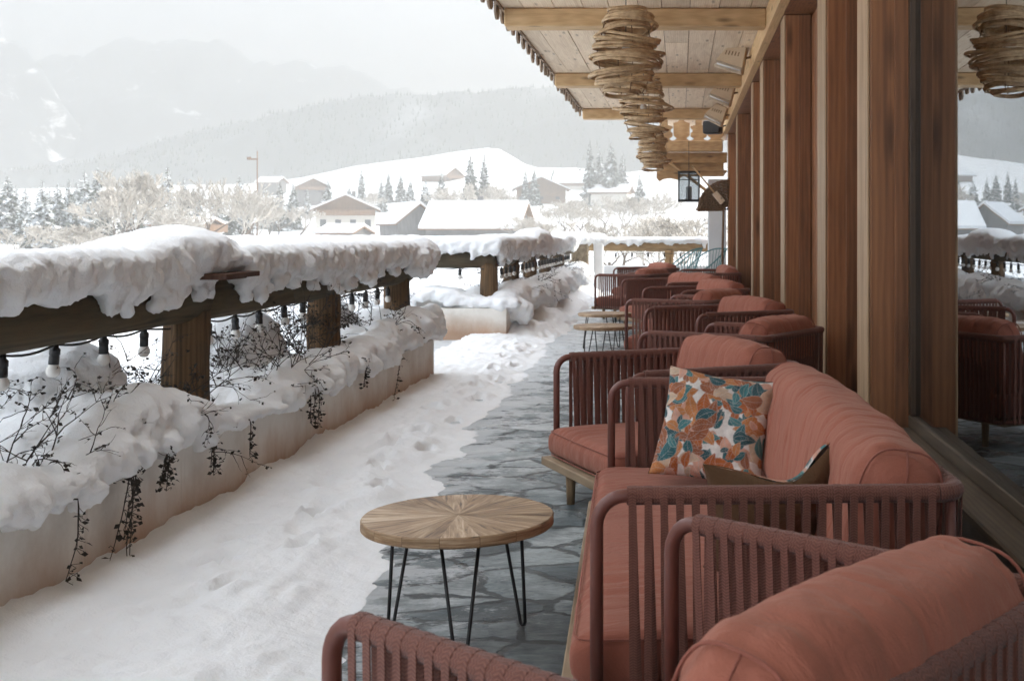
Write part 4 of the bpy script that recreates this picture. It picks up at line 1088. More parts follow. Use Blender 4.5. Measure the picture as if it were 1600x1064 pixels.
# round tables
def table_proto():
    t = thing('coffee_table', '', 'table', (0, 0, 0), 0, 'round hairpin-leg coffee tables')
    m = MB(); nseg = 16; rn = random.Random(6); rad = .325; z0, z1 = .405, .441
    tones = [.45, .75, .35, .6, .9, .5, .3, .85, 1.0, .55, .7, .4, .95, .5, .65, .3]
    for k in range(nseg):
        a0, a1 = 2 * PI * k / nseg + .0035, 2 * PI * (k + 1) / nseg - .0035; tn = tones[k]; off = rn.uniform(0, 50); sub = 6; rings = (.006, .08, .16, .24, rad - .004)
        am = (a0 + a1) / 2
        def uvp(x, y): return ((x * math.cos(am) + y * math.sin(am)) + off, (-x * math.sin(am) + y * math.cos(am)) + off * .3)
        zt = z1 + rn.uniform(-.001, .001)
        b = len(m.v)
        for r_ in rings:
            for j in range(sub + 1):
                a = a0 + (a1 - a0) * j / sub; m.v.append(Vector((r_ * math.cos(a), r_ * math.sin(a), zt)))
        for q_ in range(len(rings) - 1):
            for j in range(sub):
                ids = (b + q_ * (sub + 1) + j, b + (q_ + 1) * (sub + 1) + j, b + (q_ + 1) * (sub + 1) + j + 1, b + q_ * (sub + 1) + j + 1)
                m.face(ids, tn, [uvp(m.v[i].x, m.v[i].y) for i in ids])
        b = len(m.v)
        for j in range(sub + 1):
            a = a0 + (a1 - a0) * j / sub
            for (r_, z) in ((rad - .004, zt), (rad, zt - .005), (rad, z0 + .004), (rad - .004, z0)): m.v.append(Vector((r_ * math.cos(a), r_ * math.sin(a), z)))
        for j in range(sub):
            for q_ in range(3):
                ids = (b + j * 4 + q_, b + j * 4 + q_ + 1, b + j * 4 + 4 + q_ + 1, b + j * 4 + 4 + q_)
                m.face(ids, tn * .7, [((math.atan2(m.v[i].y, m.v[i].x) * rad) * .9 + off, m.v[i].z * 1.2) for i in ids])
    # under side and the dark core that closes the joints
    b = len(m.v); n = 48
    for z in (z0 - .0005, z1 - .003):
        for j in range(n): m.v.append(Vector(((rad - .006) * math.cos(2 * PI * j / n), (rad - .006) * math.sin(2 * PI * j / n), z)))
    m.face([b + j for j in range(n)][::-1], 0, [(j * .1, 0) for j in range(n)]); m.face([b + n + j for j in range(n)], 0, [(j * .1, 0) for j in range(n)])
    for j in range(n): m.face((b + j, b + (j + 1) % n, b + n + (j + 1) % n, b + n + j), 0, [(0, 0)] * 4)
    m.build('table_top', M['table'], t)
    for k in range(3):
        a = R(-78 + 120 * k); u = Vector((math.cos(a), math.sin(a), 0)); w_ = Vector((-math.sin(a), math.cos(a), 0)); k2 = MB()
        ft = u * .265; tp = u * .215
        pts = [tp + w_ * .062 + Vector((0, 0, .405)), ft + w_ * .016 + Vector((0, 0, .022)), ft + w_ * .011 + Vector((0, 0, .011)), ft + Vector((0, 0, .0065)), ft - w_ * .011 + Vector((0, 0, .011)), ft - w_ * .016 + Vector((0, 0, .022)), tp - w_ * .062 + Vector((0, 0, .405))]
        k2.tube(pts, .0062, 8); k2.box((-.05, -.075, .399), (.03, .075, .4045), .5, Matrix.Translation(tp) @ Matrix.Rotation(a, 4, 'Z'))
        k2.build('hairpin_leg', M['table_leg'], t, True)
    return t
t0 = table_proto(); t0.location = ((716 - VX) / F * 4.14, 4.14, 0); t0['label'] = 'round wooden coffee table with sunburst top standing half on the snow edge in the foreground'
t0['label'] = 'nearest round coffee table with sunburst wooden top, in the foreground'
t1 = copy_tree(t0); t1.location = (-.80, 12.75, 0); t1.rotation_euler.z = 1.1; t1['label'] = 'nearer of the two small round tables halfway down the terrace'
t2 = copy_tree(t0); t2.location = (-.92, 14.75, 0); t2.rotation_euler.z = 2.3; t2['label'] = 'farther one of the two small round tables, just behind the other'

# ------------------------------------------------------------------ pillows
def pillow_mesh(n=150, s=.45, thick=.075, seed=3, pattern=True, dent=.0):
    rn = random.Random(seed)
    leaves_ = []
    cols = [(.035, .125, .14), (.06, .19, .20), (.42, .12, .035), (.50, .20, .07), (.62, .34, .25), (.03, .09, .105), (.30, .105, .05), (.58, .42, .30)]
    def stem(x, y, a, L, c):
        leaves_.append((x, y, a, L, L * rn.uniform(.26, .40), c))
    for i in range(250):
        x, y, a = rn.uniform(-.05, 1.05), rn.uniform(-.05, 1.05), rn.uniform(0, 2 * PI)
        stem(x, y, a, rn.uniform(.09, .25), cols[rn.randrange(len(cols))])
    W = (.76, .72, .68)
    def colour(u, v):
        c = W
        for (x, y, a, L, w_, cc) in leaves_:
            dx, dy = u - x, v - y
            if dx * dx + dy * dy > L * L * 1.1: continue
            p = dx * math.cos(a) + dy * math.sin(a); q = -dx * math.sin(a) + dy * math.cos(a)
            q -= .12 * L * math.sin(p / L * 3)
            f = p / L
            if 0 < f < 1:
                e = w_ * (math.sin(PI * f ** .75)) ** .8 * .85
                if abs(q) < e:
                    if abs(q) < .003 or abs(((f * 9 + abs(q) / w_ * 2.2) % 1) - .5) < .055 and abs(q) < e * .8: c = tuple(x_ * .55 + .25 * y_ for x_, y_ in zip(cc, W))
                    elif abs(q) > e - .007: c = tuple(x_ * .75 + .25 * y_ for x_, y_ in zip(cc, W))
                    else: c = cc
        return c
    verts = []; cs = []; faces = []
    for side in (0, 1):
        for j in range(n + 1):
            for i in range(n + 1):
                u, v = i / n, j / n; x, y = u * 2 - 1, v * 2 - 1
                pin = 1 - .085 * (1 - x * x) * abs(y) ** 3; pin2 = 1 - .085 * (1 - y * y) * abs(x) ** 3
                prof = (max(0, 1 - x ** 4) ** .55) * (max(0, 1 - y ** 4) ** .55)
                wr = .10 * MN.noise((x * 3, y * 3, seed + side)) + .06 * MN.noise((x * 8, y * 2.5, seed + 5)) * (1 - prof * .5)
                z = thick * prof * (1 + wr) + .010 * MN.noise((x * 2.5, y * 2.5, 9)) * (1 if 1 else 0)
                zz = (z if side == 0 else -z) + dent * (x * x) + dent * .8 * (y - .2) ** 2 - dent * 1.4 * math.exp(-((x) / .5) ** 2) * smooth(-.2, 1, y)
                verts.append((x * s / 2 * pin2, y * s / 2 * pin - dent * .35 * math.exp(-(x / .45) ** 2) * smooth(0, 1, y), zz))
                cs.append(colour(u, v) if side == 0 else colour(u, 1 - v))
        o = side * (n + 1) ** 2
        for j in range(n):
            for i in range(n):
                a = o + j * (n + 1) + i; q = (a, a + 1, a + n + 2, a + n + 1); faces.append(q if side == 0 else q[::-1])
    me = bpy.data.meshes.new('pillow'); me.from_pydata(verts, [], faces)
    at_ = me.attributes.new('print', 'FLOAT_COLOR', 'POINT')
    flat = []
    for c in cs: flat += [c[0], c[1], c[2], 1]
    at_.data.foreach_set('color', flat)
    half = n * n
    me.materials.append(M['print']); me.materials.append(M['pillow_back'])
    for p in me.polygons: p.use_smooth = True; p.material_index = 0 if p.index < half else 1
    me.update(); return me
def orient(o, center, right, up):
    r_ = Vector(right).normalized(); u_ = (Vector(up) - r_ * Vector(up).dot(r_)).normalized(); n_ = r_.cross(u_)
    o.matrix_world = Matrix.Translation(Vector(center)) @ Matrix((r_, u_, n_)).transposed().to_4x4()
pw = bpy.data.objects.new('throw_pillow', pillow_mesh(180, .47, .075, 3)); C.objects.link(pw)
tag(pw, 'square leaf-print pillow in orange, teal and white leaning on the far arm of the sofa', 'pillow')
cpos = at(1116, 668, 5.02)
orient(pw, cpos, (.96, -.18, -.13), (.12, .42, 1))
pw2 = bpy.data.objects.new('throw_pillow', pillow_mesh(110, .45, .06, 8, True, .05)); C.objects.link(pw2)
tag(pw2, 'slumped pillow with its ochre back towards us, half hidden behind the near sofa arm', 'pillow')
orient(pw2, at(1222, 818, 3.62), (-1, -.30, -.16), (.10, -.35, .8))

# ------------------------------------------------------------------ teal cord chairs at the far end
def cord_chair(label, loc, rz):
    t = thing('cord_chair', label, 'chair', loc, rz, 'teal cord chairs at the far end')
    hoop = []
    for j in range(36):
        a = 2 * PI * j / 36; x = .42 * math.cos(a); y = .46 * math.sin(a); hoop.append(Vector((x, y, .62 + .50 * smooth(-.4, .5, y) + .02 * math.cos(2 * a))))
    m = MB(); m.tube(hoop, .014, 8, closed=True); m.build('hoop', M['teal'], t, True)
    ring = [Vector((.13 * math.cos(2 * PI * j / 36), .10 + .13 * math.sin(2 * PI * j / 36) - .05, .30)) for j in range(36)]
    m = MB(); m.tube(ring, .010, 6, closed=True)
    for j in range(36):
        m.tube([hoop[j], hoop[j].lerp(ring[j], .55) - Vector((0, 0, .05)), ring[j]], .0065, 5)
    m.build('cord_seat', M['teal'], t, True)
    for k in range(3):
        a = R(90 + 120 * k); kk = MB(); kk.tube([hoop[(9 + 12 * k) % 36], (.20 * math.cos(a), .20 * math.sin(a), .26), (.36 * math.cos(a), .36 * math.sin(a), .012)], .011, 7); kk.build('leg', M['teal'], t, True)
cord_chair('teal cord chair at the far end, standing nearer the white pier', (.52, 25.2, 0), R(-62))
cord_chair('teal cord chair at the far end, left of the other one', (.02, 26.3, 0), R(-100))

# ------------------------------------------------------------------ valley, hills, mountains
RIDGE = [(-900, 330), (-200, 300), (200, 292), (400, 288), (480, 276), (560, 258), (660, 246), (775, 229), (830, 262), (900, 262), (980, 270), (1060, 258), (1150, 240), (1400, 225), (2500, 230)]
def ground(X, Y):
    base = lerp([(-400, -6), (0, -4.2), (45, -4.0), (90, -2.6), (150, -.6), (220, 1.0), (270, 2.0)], Y) + .5 * MN.noise((X * .02, Y * .02, 0)) * smooth(20, 90, Y)
    base += .25 * fbm((X * .06, Y * .06, 4), 3) * smooth(12, 60, Y)
    if Y > 200:
        px = VX + F * X / max(Y, 60); zr = EYE + (VY - lerp(RIDGE, px)) / F * 500
        k = max(0, (Y - 230) / 270)
        if Y <= 500: base += (zr - 2) * k ** 1.35 + 1.2 * fbm((X * .012, Y * .02, 7), 3) * k
        else: base += (zr - 2) - 25 * smooth(500, 800, Y) + 1.2 * fbm((X * .012, Y * .02, 7), 3)
    return base
def grid(name, xs, ys, fn, mat, label=None):
    g = MB(); nx = len(xs)
    for y in ys:
        for x in xs: g.v.append(Vector((x, y, fn(x, y))))
    for j in range(len(ys) - 1):
        for i in range(nx - 1): g.face((j * nx + i, j * nx + i + 1, (j + 1) * nx + i + 1, (j + 1) * nx + i))
    return tag(g.build(name, mat, None, True), label, kind='structure')
gx = sorted([s * 3 * (1.075 ** i - 1) for i in range(0, 85) for s in (-1, 1)][1:]); gy = [-400, -200, -100, -50, -20, 0] + [6 * i for i in range(1, 20)] + [114 + 9 * i for i in range(1, 46)] + [540, 600, 700, 800, 1000, 1400]
grid('ground', gx, gy, ground, M['far_snow'])
def ridge_grid(name, pts, Y0, depth, x0, x1, n, mat, rough, bottom, front=.62):
    xs = [x0 + (x1 - x0) * i / n for i in range(n + 1)]; rows = 46
    g = MB()
    for j in range(rows + 1):
        f = j / rows                       # 0 foot, front = crest, 1 back
        Y = Y0 - depth * front + depth * f
        for x in xs:
            X = (x - VX) / F * Y0; top = EYE + (VY - lerp(pts, x)) / F * Y0
            top += rough * .42 * fbm((x * .045, 3, Y0), 5)
            if f <= front: k = (f / front) ** 1.15
            else: k = 1 - ((f - front) / (1 - front)) ** 1.3
            rg = rough * fbm((X * .012, Y * .012, 5), 5) * (1 - abs(k * 2 - 1) ** 2) * 1.6
            g.v.append(Vector((X, Y, bottom + (top - bottom) * k + rg)))
    nx = n + 1
    for j in range(rows):
        for i in range(n): g.face((j * nx + i, j * nx + i + 1, (j + 1) * nx + i + 1, (j + 1) * nx + i))
    return tag(g.build(name, mat, None, True), kind='structure'), g
HILL = [(-800, 300), (-200, 285), (100, 258), (170, 243), (300, 205), (420, 180), (500, 160), (570, 148), (650, 145), (720, 142), (800, 136), (900, 130), (1000, 140), (1200, 170), (1600, 190), (2600, 230)]
hill, hg = ridge_grid('hill', HILL, 650, 260, -800, 2600, 260, M['hill'], 5, -6)
HILL2 = [(600, 300), (700, 250), (780, 214), (850, 184), (930, 168), (1000, 160), (1200, 150), (1700, 150), (2600, 190)]
hill2, hg2 = ridge_grid('hill_wooded', HILL2, 600, 150, 560, 2600, 150, M['hill'], 4, -6)
MTN = [(-1200, 160), (-700, 90), (-300, 70), (-120, 100), (0, 130), (45, 100), (90, 84), (120, 86), (150, 76), (170, 63), (205, 55), (240, 66), (262, 60), (310, 58), (330, 60), (352, 66), (400, 96), (430, 95), (465, 87), (490, 104), (505, 100), (530, 95), (552, 106), (600, 128), (640, 142), (760, 165), (1000, 150), (1400, 120), (2200, 150), (3000, 190)]
ridge_grid('mountain', MTN, 1150, 600, -1200, 3000, 300, M['rock'], 16, -10)
MTN2 = [(-1400, 60), (-600, 10), (-250, 25), (-60, 42), (0, 50), (20, 60), (50, 88), (90, 150), (130, 215), (180, 262), (260, 300)]
ridge_grid('mountain_spur', MTN2, 980, 330, -1400, 280, 130, M['spur'], 16, -10)

# woods on the hills: one mass of small firs
def wood_mass(name, gm, nx, seed, count, hmin, hmax, dens):
    rn = random.Random(seed); m = MB(); rows = len(gm.v) // nx
    n = 0
    while n < count:
        j = rn.randrange(4, int(rows * .66)); i = rn.randrange(1, nx - 1); p = gm.v[j * nx + i]
        if fbm((p.x * .012, p.y * .012, 31), 3) < dens: 
            if rn.random() < .93: n += .2; continue
        q = gm.v[min(rows - 1, j + 1) * nx + i]; p = p.lerp(q, rn.random()) + Vector((rn.uniform(-5, 5), 0, 0))
        h = rn.uniform(hmin, hmax); r_ = h * rn.uniform(.16, .24); b = len(m.v); a0 = rn.uniform(0, 6)
        for (zz, rr) in ((0, 1), (.4, .62)):
            for k in range(5): a = a0 + 2 * PI * k / 5; m.v.append(p + Vector((rr * r_ * math.cos(a), rr * r_ * math.sin(a), h * zz - .5)))
        m.v.append(p + Vector((0, 0, h)))
        for k in range(5): m.face((b + k, b + (k + 1) % 5, b + 5 + (k + 1) % 5, b + 5 + k)); m.face((b + 5 + k, b + 5 + (k + 1) % 5, b + 10))
        n += 1
    o = m.build(name, M['conifer']); tag(o, kind='stuff'); return o
o = wood_mass('forest', hg, 261, 3, 16000, 1.1, 2.5, -.5); tag(o, 'hazy conifer forest covering the long hill', 'forest', kind='stuff')
o = wood_mass('forest', hg2, 151, 4, 7000, 1.1, 2.5, -.45); tag(o, 'hazy conifer forest on the nearer hill at the right', 'forest', kind='stuff')

# ------------------------------------------------------------------ trees
def conifer_mesh(seed, H=10.0, slim=.22, dense=1.0):
    rn = random.Random(seed); m = MB(); n = int(44 * dense)
    for w_ in range(n):
        f = (w_ + .3) / n; z = H * (.06 + .93 * f); R_ = H * slim * 1.25 * (1 - f) ** .85 * rn.uniform(.72, 1.12) + .10
        k = max(4, int(9 * (1 - f) + 4))
        for i in range(k):
            a = 2 * PI * (i + rn.random() * .8) / k + w_; L = R_ * rn.uniform(.6, 1.12); d = Vector((math.cos(a), math.sin(a), 0)); s = Vector((-d.y, d.x, 0)); ww = L * rn.uniform(.20, .34)
            p0 = Vector((0, 0, z)); dr = rn.uniform(.18, .5)
            p1 = p0 + d * L * .5 + Vector((0, 0, -L * dr * .35)); p2 = p0 + d * L + Vector((0, 0, -L * dr * 1.0 + rn.uniform(-.1, .2)))
            b = len(m.v); dn = Vector((0, 0, -ww * rn.uniform(.5, 1.1)))
            m.v += [p0, p1 + s * ww + dn, p1, p1 - s * ww + dn, p2, p1.lerp(p2, .55) + s * ww * .7 + dn * 1.1, p1.lerp(p2, .55) - s * ww * .7 + dn * 1.1]
            for q_ in ((0, 1, 2), (0, 2, 3), (1, 5, 2), (2, 5, 4), (2, 4, 6), (2, 6, 3)): m.face([b + x for x in q_])
    return m
def conifer_proto(seed, slim):
    t = bpy.data.objects.new('conifer_tree', None); C.objects.link(t)
    conifer_mesh(seed, 10, slim).build('crown', M['conifer'], t)
    MB().tube([(0, 0, -1), (0, 0, 4), (0, 0, 9.6)], [.2, .14, .03], 7).build('trunk', M['bark'], t, True)
    return t
def bare_mesh(seed, H=9.0, multi=1):
    rn = random.Random(seed); tw = MB(); tr = MB()
    def rec(p, d, L, r_, dep):
        pts = [p]; dd = d
        for i in range(3):
            dd = (dd + Vector((rn.uniform(-1, 1), rn.uniform(-1, 1), rn.uniform(-.5, .9))) * .22).normalized(); pts.append(pts[-1] + dd * L / 3)
        (tr if dep >= 5 else tw).tube(pts, [max(.034, r_ * q_) for q_ in (1, .85, .72, .6)], 3 if dep < 4 else 6, False)
        if dep == 0: return
        for k in range(rn.choice((2, 3, 3)) if dep > 1 else 3):
            nd = (dd + Vector((rn.uniform(-1, 1), rn.uniform(-1, 1), rn.uniform(-.35, .7))) * .75).normalized()
            rec(pts[rn.choice((2, 3, 3))], nd, L * rn.uniform(.62, .85), r_ * .58, dep - 1)
    for i in range(multi):
        a = rn.uniform(0, 6.3); sp = .0 if multi == 1 else .35
        rec(Vector((sp * math.cos(a), sp * math.sin(a), -.6)), Vector((sp * .8 * math.cos(a), sp * .8 * math.sin(a), 1)).normalized(), H * .25, H * .017 / multi ** .3, 6)
    return tw, tr
HT = {}
def bare_proto(seed, H, multi):
    t = bpy.data.objects.new('bare_tree', None); C.objects.link(t); tw, tr = bare_mesh(seed, H, multi); HT[t.name] = max(v.z for v in tw.v)
    tw.build('crown', M['frost_twig'], t); tr.build('trunk', M['bark'], t, True); return t
CP = [conifer_proto(1, .20), conifer_proto(2, .24), conifer_proto(3, .17)]
BP = [bare_proto(5, 9, 1), bare_proto(6, 9, 3), bare_proto(8, 9, 2)]
used = set()
def tree(protos, i, px, top, Y, label, cat, group, H=None, wide=1.0, rz=None):
    p = protos[i % 3]; key = p.name
    o = p if key not in used else copy_tree(p); used.add(key)
    X = (px - VX) / F * Y; g = ground(X, Y); zt = EYE + (VY - top) / F * Y; s = max(.2, (zt - g) / HT.get(key, 10))
    o.location = (X, Y, g); o.scale = (s * wide, s * wide, s); o.rotation_euler = (0, 0, rnd.uniform(0, 6.28) if rz is None else rz)
    tag(o, label, cat, group)
    return o
GC = 'snowy conifers in the valley'; GB = 'frosted bare trees in the valley'
con = [(-60, 300, 165, 'snowy conifer beyond the left picture edge, first in the row behind the railing', 1.2), (12, 279, 175, 'tall conifer at the left edge behind the railing snow', 1.1), (40, 300, 168, 'shorter conifer right of the one at the left edge', 1.2), (66, 287, 150, 'snow-laden pale spruce third from the left edge', 1.25),
       (90, 293, 172, 'dark conifer in the gap between two snow-laden spruces', 1.1), (108, 286, 185, 'slim dark spruce left of the first frosted bare tree', 1.0), (132, 272, 172, 'tallest spruce just left of the big frosted bare tree', 1.2), (152, 268, 180, 'spruce half hidden behind the big frosted bare tree', 1.1),
       (25, 296, 205, 'pale far conifer between the first two at the left edge', 1.2), (78, 300, 200, 'pale far conifer behind the snow-laden spruce', 1.2), (120, 290, 200, 'pale conifer behind the slim dark spruce', 1.2), (-20, 285, 190, 'conifer cut by the left picture edge', 1.2), (205, 290, 200, 'conifer tip showing behind the big frosted tree, left half', 1.2), (240, 284, 205, 'conifer tip showing behind the big frosted tree, right half', 1.2), (310, 292, 230, 'far conifer behind the leaning bare tree', 1.2), (340, 288, 240, 'far conifer between the leaning bare tree and the mast', 1.2), (415, 288, 250, 'far conifer just right of the mast', 1.1),
       (262, 266, 185, 'spruce at the right side of the big frosted bare tree', 1.2), (287, 284, 220, 'small spruce in the gap right of the big bare tree', 1.0), (374, 272, 190, 'narrow spruce rising behind the mast', 1.0), (437, 277, 240, 'spruce pair member left of the large chalet', 1.0), (458, 281, 245, 'second spruce left of the large chalet', 1.0),
       (512, 278, 280, 'spruce standing behind the roof of the large chalet', 1.0), (565, 262, 330, 'dark pointed spruce on the snowy slope above the chalet', .9), (607, 266, 330, 'spruce with bare top right of the pointed one on the slope', .9), (626, 270, 330, 'slim spruce midway along the snowy slope', .9),
       (596, 277, 300, 'spruce low on the slope behind the chalet gable', 1.0), (641, 276, 300, 'small spruce above the low grey barn', 1.0), (735, 238, 260, 'left one of the tall conifer pair above the long snowy roof', .75), (757, 236, 265, 'right and denser one of the tall conifer pair above the long snowy roof', .85), (690, 262, 270, 'faint conifer left of the tall pair', .9),
       (665, 280, 260, 'short conifer behind the snow roof of the barn', 1.1), (821, 262, 330, 'conifer left of the brown gabled house on the slope', .9), (835, 259, 330, 'second conifer left of the brown gabled house', .9), (865, 262, 420, 'tiny conifer on the snow ridge above the brown gable', 1.0),
       (922, 216, 330, 'leftmost and tallest spire of the big conifer clump right of centre', .8), (937, 226, 335, 'second spire of the big conifer clump right of centre', .9), (955, 219, 330, 'middle spire of the big conifer clump right of centre', .85), (973, 234, 335, 'rightmost spire of the big conifer clump right of centre', .9),
       (1000, 268, 300, 'conifer beneath the farthest lamp', 1.0), (545, 288, 262, 'spruce rising just behind the chalet ridge', 1.0), (480, 293, 300, 'low spruce on the field left of the chalet', 1.1), (1180, 250, 300, 'conifer hidden behind the timber wall, seen only reflected', 1.0)]
for i, (px, top, Y, lab, wd) in enumerate(con[:-1]): tree(CP, i, px, top - (8 if px < 300 else 0), Y, lab, 'tree', GC, wide=wd)
bare = [(222, 264, 140, 'big rounded frosted bare tree left of centre behind the snow mound', 1.0), (192, 290, 135, 'frosted bare tree at the left shoulder of the big rounded one', 1.2), (318, 276, 130, 'leaning bare tree with open branches left of the mast', 1.0), (362, 290, 125, 'brown-tinged bare tree directly left of the mast foot', 1.1), (390, 300, 150, 'twiggy bare tree right behind the mast', 1.0),
        (255, 322, 120, 'low frosted bush in front of the big rounded tree', 1.7), (60, 352, 110, 'low frosted bush below the left conifers', 2.0), (130, 350, 112, 'low frosted bush below the slim spruce', 2.0), (430, 318, 190, 'frosted bare tree left of the chalet wall', 1.3), (465, 325, 200, 'small frosted bush beside the chalet wall', 1.5),
        (585, 300, 290, 'frosted bare tree behind the right eave of the chalet', 1.1), (700, 290, 250, 'frosted bare tree behind the long snowy roof', 1.3), (730, 285, 245, 'frosted bare tree under the tall conifer pair', 1.2), (780, 290, 260, 'frosted bare tree at the right end of the long snowy roof', 1.2), (800, 312, 210, 'frosted bush right of the long snowy roof', 1.6),
        (845, 320, 200, 'frosted bush under the brown gabled house', 1.8), (880, 312, 215, 'frosted tree right of the brown gabled house', 1.5), (915, 318, 190, 'frosted bush under the big conifer clump', 1.8), (945, 305, 240, 'frosted tree below the middle of the big conifer clump', 1.4), (985, 305, 220, 'frosted tree left of the lantern', 1.4), (1020, 300, 240, 'frosted tree behind the lantern', 1.3),
        (1010, 338, 90, 'frosty bush beyond the end railing', 1.8), (1062, 335, 80, 'frosty bush between the end railing post and the pier', 1.6), (965, 345, 100, 'low frosty bush beyond the end railing, left part', 2.2), (900, 345, 110, 'low frosty bush behind the snow-capped pillars', 2.2), (820, 338, 160, 'frosted bush at the right eave of the long barn', 1.8)]
for i, (px, top, Y, lab, wd) in enumerate(bare): tree(BP, i if i > 0 else 1, px, top, Y, lab, 'tree' if 'tree' in lab.split(' behind')[0] else 'bush', GB, wide=wd)

# ------------------------------------------------------------------ houses
def house(name, label, px, base_py, Y, w, d, hw, hr, rz, low, up, split=.5, over=.8, chim=True, nwin=3, cat='house'):
    X = (px - VX) / F * Y; zb = EYE + (VY - base_py) / F * Y
    t = thing(name, label, cat, (X, Y, zb), R(rz))
    m = MB(); z0 = -6
    m.box((-w / 2, -d / 2, z0), (w / 2, d / 2, hw * split)); m.build('lower_wall', low, t)
    m = MB(); a = w / 2 + .03; e = d / 2 + .03; zs = hw * split; b = len(m.v)
    pr = [(-a, zs), (a, zs), (a, hw), (0, hw + hr), (-a, hw)]
    for y in (-e, e):
        for (x, z) in pr: m.v.append(Vector((x, y, z)))
    m.face((0, 1, 2, 3, 4)); m.face((9, 8, 7, 6, 5))
    for i in range(5): m.face(((i + 1) % 5, i, 5 + i, 5 + (i + 1) % 5))
    m.build('gable_wall', up, t)
    m = MB(); sn = MB(); sl = hr / (w / 2)
    for s in (-1, 1):
        x1 = s * (w / 2 + over); z1 = hw - sl * over
        for (mm, t0, t1, ex) in ((m, .03, .22, 0), (sn, .222, .62, -.08)):
            b = len(mm.v); yy = d / 2 + over + ex
            x1_ = x1 - s * (-ex) * 0
            for y in (-yy, yy):
                mm.v += [Vector((0, y, hw + hr + t0)), Vector((x1_, y, z1 + t0)), Vector((x1_, y, z1 + t1)), Vector((0, y, hw + hr + t1))]
            for q_ in ((0, 1, 2, 3), (7, 6, 5, 4), (1, 5, 6, 2), (3, 2, 6, 7), (0, 4, 5, 1)): mm.face([b + i for i in q_] if s > 0 else [b + i for i in q_][::-1])
    ro = m.build('roof', M['house_wood'], t); sn.build('roof_snow', M['far_snow'], ro)
    if chim:
        k = MB(); k.box((w * .1, -.4, hw + hr * .4), (w * .1 + .7, .4, hw + hr + 1.2)); k.build('chimney', M['house_grey'], ro)
    for i in range(nwin):
        x = -w / 2 + w * (i + .5) / nwin; k = MB(); k.box((x - .55, -d / 2 - .08, hw * split * .35), (x + .55, -d / 2 - .032, hw * split * .8)); k.build('window', M['win_far'], t)
    if nwin:
        k = MB(); k.box((-w / 2, -d / 2 - 1.1, hw * split - .1), (w / 2, -d / 2 - .04, hw * split + .05)); k.box((-w / 2, -d / 2 - 1.1, hw * split + .06), (w / 2, -d / 2 - 1.02, hw * split + 1.0)); k.build('balcony', M['house_wood'], t)
    return t
house('chalet_house', 'large chalet with brown timber gable and pale ground floor in the valley', 541, 372, 240, 11.2, 10, 5.6, 2.5, 14, M['house_wall'], M['house_wood'], .80, 1.0, True, 4)
house('snowy_shed', 'small snow-covered shed roof in front of the large chalet', 540, 376, 170, 5.0, 5, 1.0, .8, 75, M['house_grey'], M['house_grey'], .5, .5, False, 0, 'shed')
house('grey_barn', 'low grey barn with steep snowy roof left of the long roof', 641, 372, 180, 6.6, 8, 2.2, 2.6, 32, M['house_grey'], M['house_grey'], .5, .5, False, 0, 'barn')
house('long_barn', 'long building with broad snow-covered roof in the valley centre', 748, 374, 175, 7.5, 13.2, 2.0, 3.0, 82, M['house_grey'], M['house_grey'], .5, .9, True, 0, 'barn')
house('gabled_house', 'brown gabled house on the slope right of the tall conifer pair', 845, 316, 340, 13.5, 10, 3.6, 2.9, 8, M['house_wood'], M['house_wood'], .5, 1.2, False, 3)
house('hotel', 'wide building with large snowy roof behind the brown gabled house', 905, 299, 400, 10, 14, 3.0, 3.2, 84, M['house_wall'], M['house_wood'], .5, 1.2, True, 0, 'building')
house('far_house', 'hazy wide house with snowy roof on the slope left of the tall conifer pair', 690, 284, 400, 8, 10, 2.0, 2.2, 60, M['house_wood'], M['house_wood'], .5, 1.0, False, 3)
house('far_house', 'small house roof at the foot of the snowy slope behind the chalet', 486, 303, 350, 8, 8, 2, 2, 25, M['house_grey'], M['house_wood'], .5, .9, False, 2)
house('far_house', 'small snow-roofed house left of the mast in the distance', 425, 291, 420, 7, 7, 1.2, 1.5, 80, M['house_grey'], M['house_grey'], .5, .9, False, 0)
house('far_house', 'low wide house below the big conifer clump right of centre', 955, 308, 330, 6, 10, 1.4, 1.5, 80, M['house_wall'], M['house_wood'], .5, .9, False, 0)
house('valley_cabin', 'plain low cabin with flat snowy roof behind the leaning bare tree', 290, 372, 180, 6, 8, 1.9, .7, 85, M['house_wall'], M['house_wood'], .5, .6, False, 2, 'cabin')
mp = thing('mast', 'thin rust-brown mast with one short crossarm rising from the trees', 'mast', (at(402, 372, 190).x, 190, 0))
m = MB(); m.tube([(0, 0, -3), (0, 0, EYE + (VY - 236) / F * 190)], [.16, .10], 8); m.build('shaft', M['house_wood'], mp, True)
m = MB(); zz = EYE + (VY - 249) / F * 190; m.tube([(-1.5, 0, zz), (.1, 0, zz)], .13, 6); m.box((-1.6, -.15, zz - .1), (-1.0, .15, zz + .35)); m.build('crossarm', M['house_wood'], mp, True)

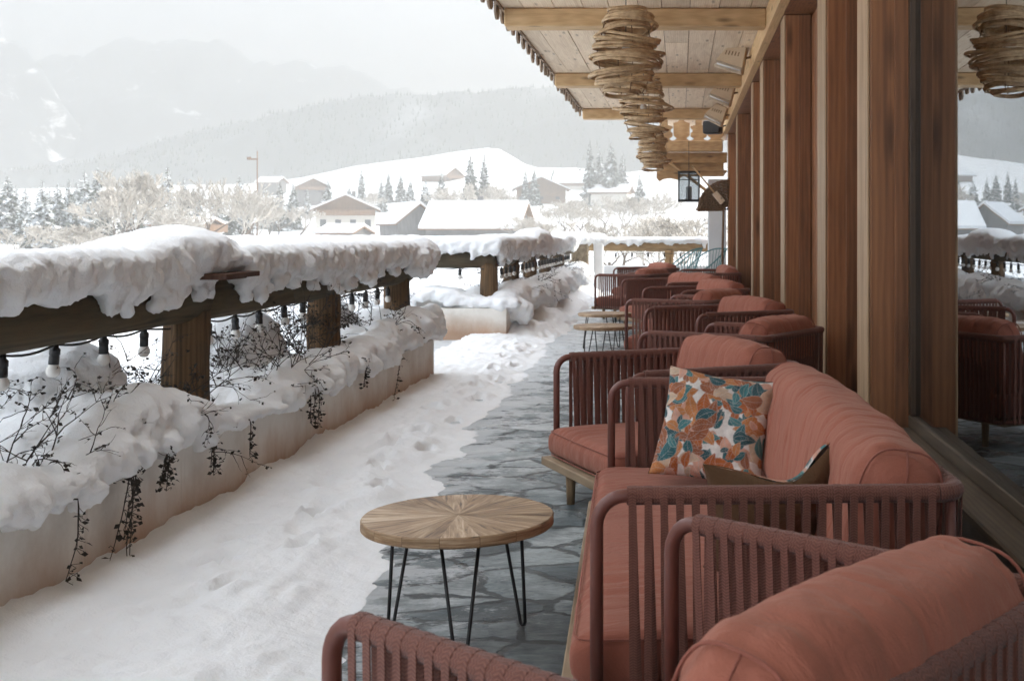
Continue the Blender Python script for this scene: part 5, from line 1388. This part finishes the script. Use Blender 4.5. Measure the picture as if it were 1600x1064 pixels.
# ------------------------------------------------------------------ haze, sky, sun
hz = MB(); hz.box((-2600, -450, -60), (2600, 2700, 330)); hz_o = hz.build('haze', None)
hm = bpy.data.materials.new('winter_haze'); hm.use_nodes = True; nt = hm.node_tree; nt.nodes.remove(nt.nodes['Principled BSDF'])
pv = nt.nodes.new('ShaderNodeVolumePrincipled'); pv.inputs['Color'].default_value = (.58, .575, .56, 1); pv.inputs['Density'].default_value = .0021; pv.inputs["Anisotropy"].default_value = 0.7
nt.links.new(pv.outputs[0], nt.nodes['Material Output'].inputs['Volume']); hz_o.data.materials.clear(); hz_o.data.materials.append(hm)
tag(hz_o, 'pale winter haze filling the valley air', 'haze', kind='stuff')

VEIL = 11.0
SUN_AZ, SUN_EL = 70.0, 34.0
wd = bpy.data.worlds.new('World'); sc.world = wd; wd.use_nodes = True; nt = wd.node_tree
sky = nt.nodes.new('ShaderNodeTexSky'); sky.sky_type = 'NISHITA'; sky.sun_disc = False; sky.sun_elevation = R(SUN_EL); sky.sun_rotation = R(SUN_AZ)
sky.air_density = .6; sky.dust_density = 1.5; sky.ozone_density = .2; sky.altitude = 900
bg = nt.nodes['Background']; bg.inputs['Strength'].default_value = .115
# a thin veil of high cloud over the blue: brighter overhead than at the horizon, as a veiled winter sky is
tcw = N(nt, 'ShaderNodeTexCoord'); spw = N(nt, 'ShaderNodeSeparateXYZ'); nt.links.new(tcw.outputs['Generated'], spw.inputs[0])
vr = ramp(nt, [(0, (.125, .127, .13)), (.16, (.19, .194, .20)), (.5, (.66, .70, .745)), (1, (.82, .87, .93))]); nt.links.new(spw.outputs['Z'], vr.inputs[0])
vm = N(nt, 'ShaderNodeVectorMath', operation='SCALE'); vm.inputs['Scale'].default_value = VEIL; nt.links.new(vr.outputs[0], vm.inputs[0])
nt.links.new(mixc(nt, .70, sky.outputs[0], vm.outputs[0]), bg.inputs['Color'])
sl = bpy.data.lights.new('sun', 'SUN'); sl.energy = 1.8; sl.angle = R(.6); sl.color = (1, .92, .80)
so = bpy.data.objects.new('sun', sl); C.objects.link(so)
sd = Vector((math.sin(R(SUN_AZ)) * math.cos(R(SUN_EL)), math.cos(R(SUN_AZ)) * math.cos(R(SUN_EL)), math.sin(R(SUN_EL))))
so.rotation_euler = sd.to_track_quat('Z', 'Y').to_euler(); so.location = (0, 0, 50)
vs_ = sc.view_settings; vs_.view_transform = 'Standard'; vs_.look = 'None'; vs_.gamma = 1; vs_.exposure = 2.45
sc.render.engine = 'CYCLES'; sc.cycles.volume_bounces = 3; sc.cycles.max_bounces = 16; sc.cycles.diffuse_bounces = 12
sc.render.resolution_x = 1024; sc.render.resolution_y = 680
